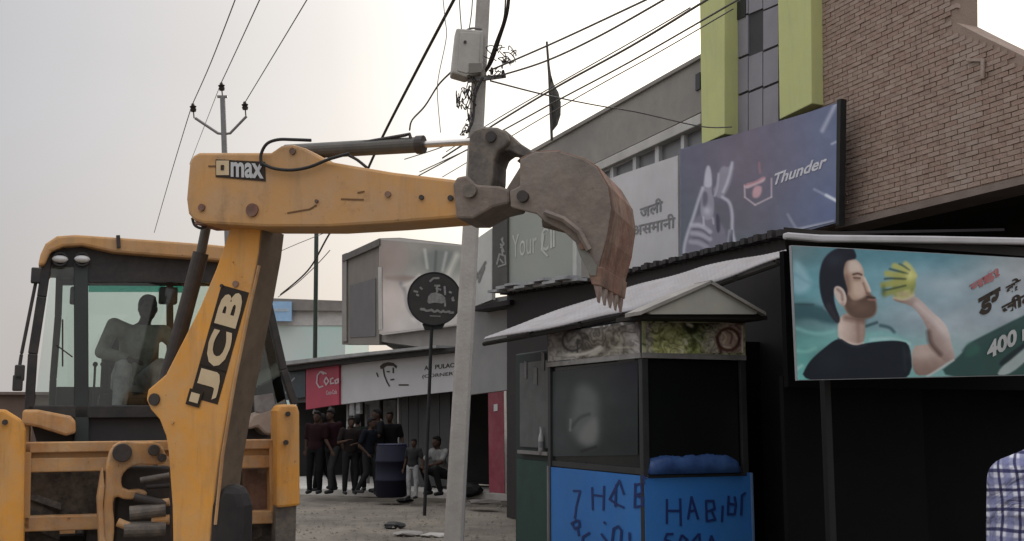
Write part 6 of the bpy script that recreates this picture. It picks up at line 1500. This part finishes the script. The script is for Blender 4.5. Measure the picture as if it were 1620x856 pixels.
far_p(553, 782, 'person in brown black shirt with folded arms below the white goods, far group', cl('brown_black_shirt', (.028, .02, .02)), cl('charcoal_trousers', (.03, .03, .033)), -160, .90, fold)
far_p(582, 783, 'person in navy black shirt walking, immediately left of the blue drum', cl('navy_black_shirt', (.014, .016, .024)), cl('dark_grey_trousers', (.04, .042, .045)), -120, .89, walk)
far_p(617, 778, 'person in black shirt standing directly behind the blue drum', cl('black_shirt', (.012, .012, .014)), cl('black_trousers', (.015, .015, .017)), 180, .97)
far_p(652, 789, 'small child in white shorts and dark shirt standing right of the blue drum', cl('dark_shirt', (.05, .05, .05)), cl('white_shorts', (.33, .33, .33)), 160, .66)
far_p(694, 783, 'person in pale grey top squatting between thin sign post and concrete pole', cl('pale_grey_shirt', (.22, .215, .205)), cl('dim_trousers', (.05, .05, .05)), 140, .98,
      dict(pelvis=(0, -.1, .42), waist=(0, -.08, .56), chest=(0, .0, .76), neck=(0, .05, .93), head=(0, .08, 1.06), hip=[(-.1, -.1, .40), (.1, -.1, .40)], knee=[(-.17, .3, .55), (.17, .3, .55)], ankle=[(-.15, .1, .08), (.15, .1, .08)],
           shoulder=[(-.19, .0, .87), (.19, .0, .87)], elbow=[(-.25, .2, .66), (.25, .2, .66)], wrist=[(-.1, .38, .6), (.1, .38, .6)]))
far_p(511, 777, 'person in black shirt turned sideways, half hidden between the two red shirted people', cl('soot_shirt', (.018, .018, .018)), cl('black_trousers', (.015, .015, .017)), 80, .94, walk)
far_p(568, 777, 'person in dark green shirt seen from behind, right of the folded arm person', cl('dark_green_shirt', (.02, .028, .022)), cl('charcoal_trousers', (.03, .03, .033)), 20, .93)
far_p(597, 779, 'person in black shirt with one arm out, between navy black shirt and the blue drum', cl('coal_shirt', (.016, .016, .018)), cl('dark_grey_trousers', (.04, .042, .045)), 110, 1.0, dict(wrist=[(-.2, .3, 1.05), (.27, .06, .87)], elbow=[(-.26, .08, 1.12), (.25, -.03, 1.11)]))
# blue drum
d0 = G(619, 786, .12); d0.z = .12
dr_ = thing('drum', 'dark blue plastic drum standing on pavement before the far shops', 'drum', d0)
mb = MB(); prof = [(0, .27), (.02, .3), (.3, .31), (.31, .325), (.34, .325), (.35, .31), (.66, .31), (.67, .325), (.7, .325), (.71, .31), (.97, .3), (1.0, .27)]
mb.tube([d0 + Z * h for h, _ in prof], [r for _, r in prof], 22); mb.build('drum_body', mat('blue_drum', (.004, .005, .017), .8, (.005, .006, .014), 3, .5), dr_, smooth=True)
mb = MB(); mb.ring(d0 + Z * 1.0, Z, .27, .02, 22, 6); mb.build('drum_rim', mat('drum_rim', (.02, .022, .05), .5), dr_)
# goods hanging in the far shop (white packets), stools
random.seed(8)
PK = ['upper left of the two tall whitish packets', 'upper right of the two tall whitish packets', 'largest whitish packet, below the two tall ones,', 'narrow whitish packet left of the largest one,', 'whitish packet at right by the grey wall poster', 'small short whitish packet lowest at right,', 'tiny pale packet at left below red sign', 'tiny pale packet at right end below red sign']
for i, (px, py, w_, h_) in enumerate(((556, 648, 7, 20), (566, 644, 6, 22), (562, 672, 8, 24), (550, 678, 5, 20), (598, 676, 6, 22), (602, 690, 5, 14), (497, 652, 5, 6), (522, 646, 5, 7))):
    pl = FB; off = .2
    mb = MB(); q = on(pl, [(px - w_ / 2, py - h_ / 2), (px, py - h_ / 2 - 3), (px + w_ / 2, py - h_ / 2), (px + w_ * .6, py + h_ / 2), (px - w_ * .6, py + h_ / 2)], off)
    mb.prism(q, -pl.n * .08)
    tag(mb.build('hanging_packet', mat('white_packet', (.3, .3, .3), .6, (.16, .16, .16), 8, .7), bevel=.015), PK[i] + ' hanging in front of dark far shop', 'packet', 'packets hanging in the far shop')
# rubble on the ground
def lump(px, py, r, m, label, name, cat, flatn=.5, seed=0, zz=0):
    random.seed(seed); p = G(px, py, zz); bm = bmesh.new(); bmesh.ops.create_icosphere(bm, subdivisions=2, radius=1)
    for v in bm.verts:
        k = .8 + .4 * random.random(); v.co = V((v.co.x * r * k, v.co.y * r * k * .8, v.co.z * r * flatn * k))
    me = bpy.data.meshes.new(name); bm.to_mesh(me); bm.free()
    o = link(name, me, V((p.x, p.y, zz + r * flatn * .45)), m); return tag(o, label, cat)
lump(623, 834, .17, M['black'], 'black scrap lump lying on bare ground, left of round sign post', 'scrap', 'scrap', .32, 1)
lump(646, 846, .22, M['plaster'], 'flat grey broken concrete piece near bottom edge, left of concrete pole', 'rubble', 'rubble', .16, 2)
lump(690, 848, .2, M['concrete'], 'flat pale rubble piece right beside foot of concrete pole', 'rubble', 'rubble', .15, 3)
lump(640, 793, .17, M['black'], 'dark scrap lying at pavement edge below the small child', 'scrap', 'scrap', .25, 4, 0.0)
lump(764, 796, .3, mat('dark_rubble', (.12, .11, .1), .9), 'low dark rubble heap on pavement left of dark green booth', 'rubble', 'rubble', .15, 5, .12)
lump(742, 780, .28, M['black'], 'black bundle lying by shop step right of concrete pole', 'bundle', 'bundle', .5, 6, .12)
# gravel and crumbs scattered on the bare ground
random.seed(31)
mb = MB()
for i in range(1500):
    px, py = random.uniform(440, 860), random.uniform(796, 900)
    p = G(px, py); r = random.choice((.012, .018, .03)) * random.uniform(.6, 1.3)
    c = p + Z * r * .2
    a = random.random() * 6
    e1 = V((cos(a), sin(a), 0)) * r; e2 = V((-sin(a), cos(a), 0)) * r * .7
    mb.add([c + e1, c + e2, c - e1 * .9, c - e2, c + Z * r * .7], [(0, 1, 4), (1, 2, 4), (2, 3, 4), (3, 0, 4)])
mb.build('gravel', mat('gravel_grey', (.2, .178, .148), .95, (.12, .105, .088), 6, .8), kind='stuff')
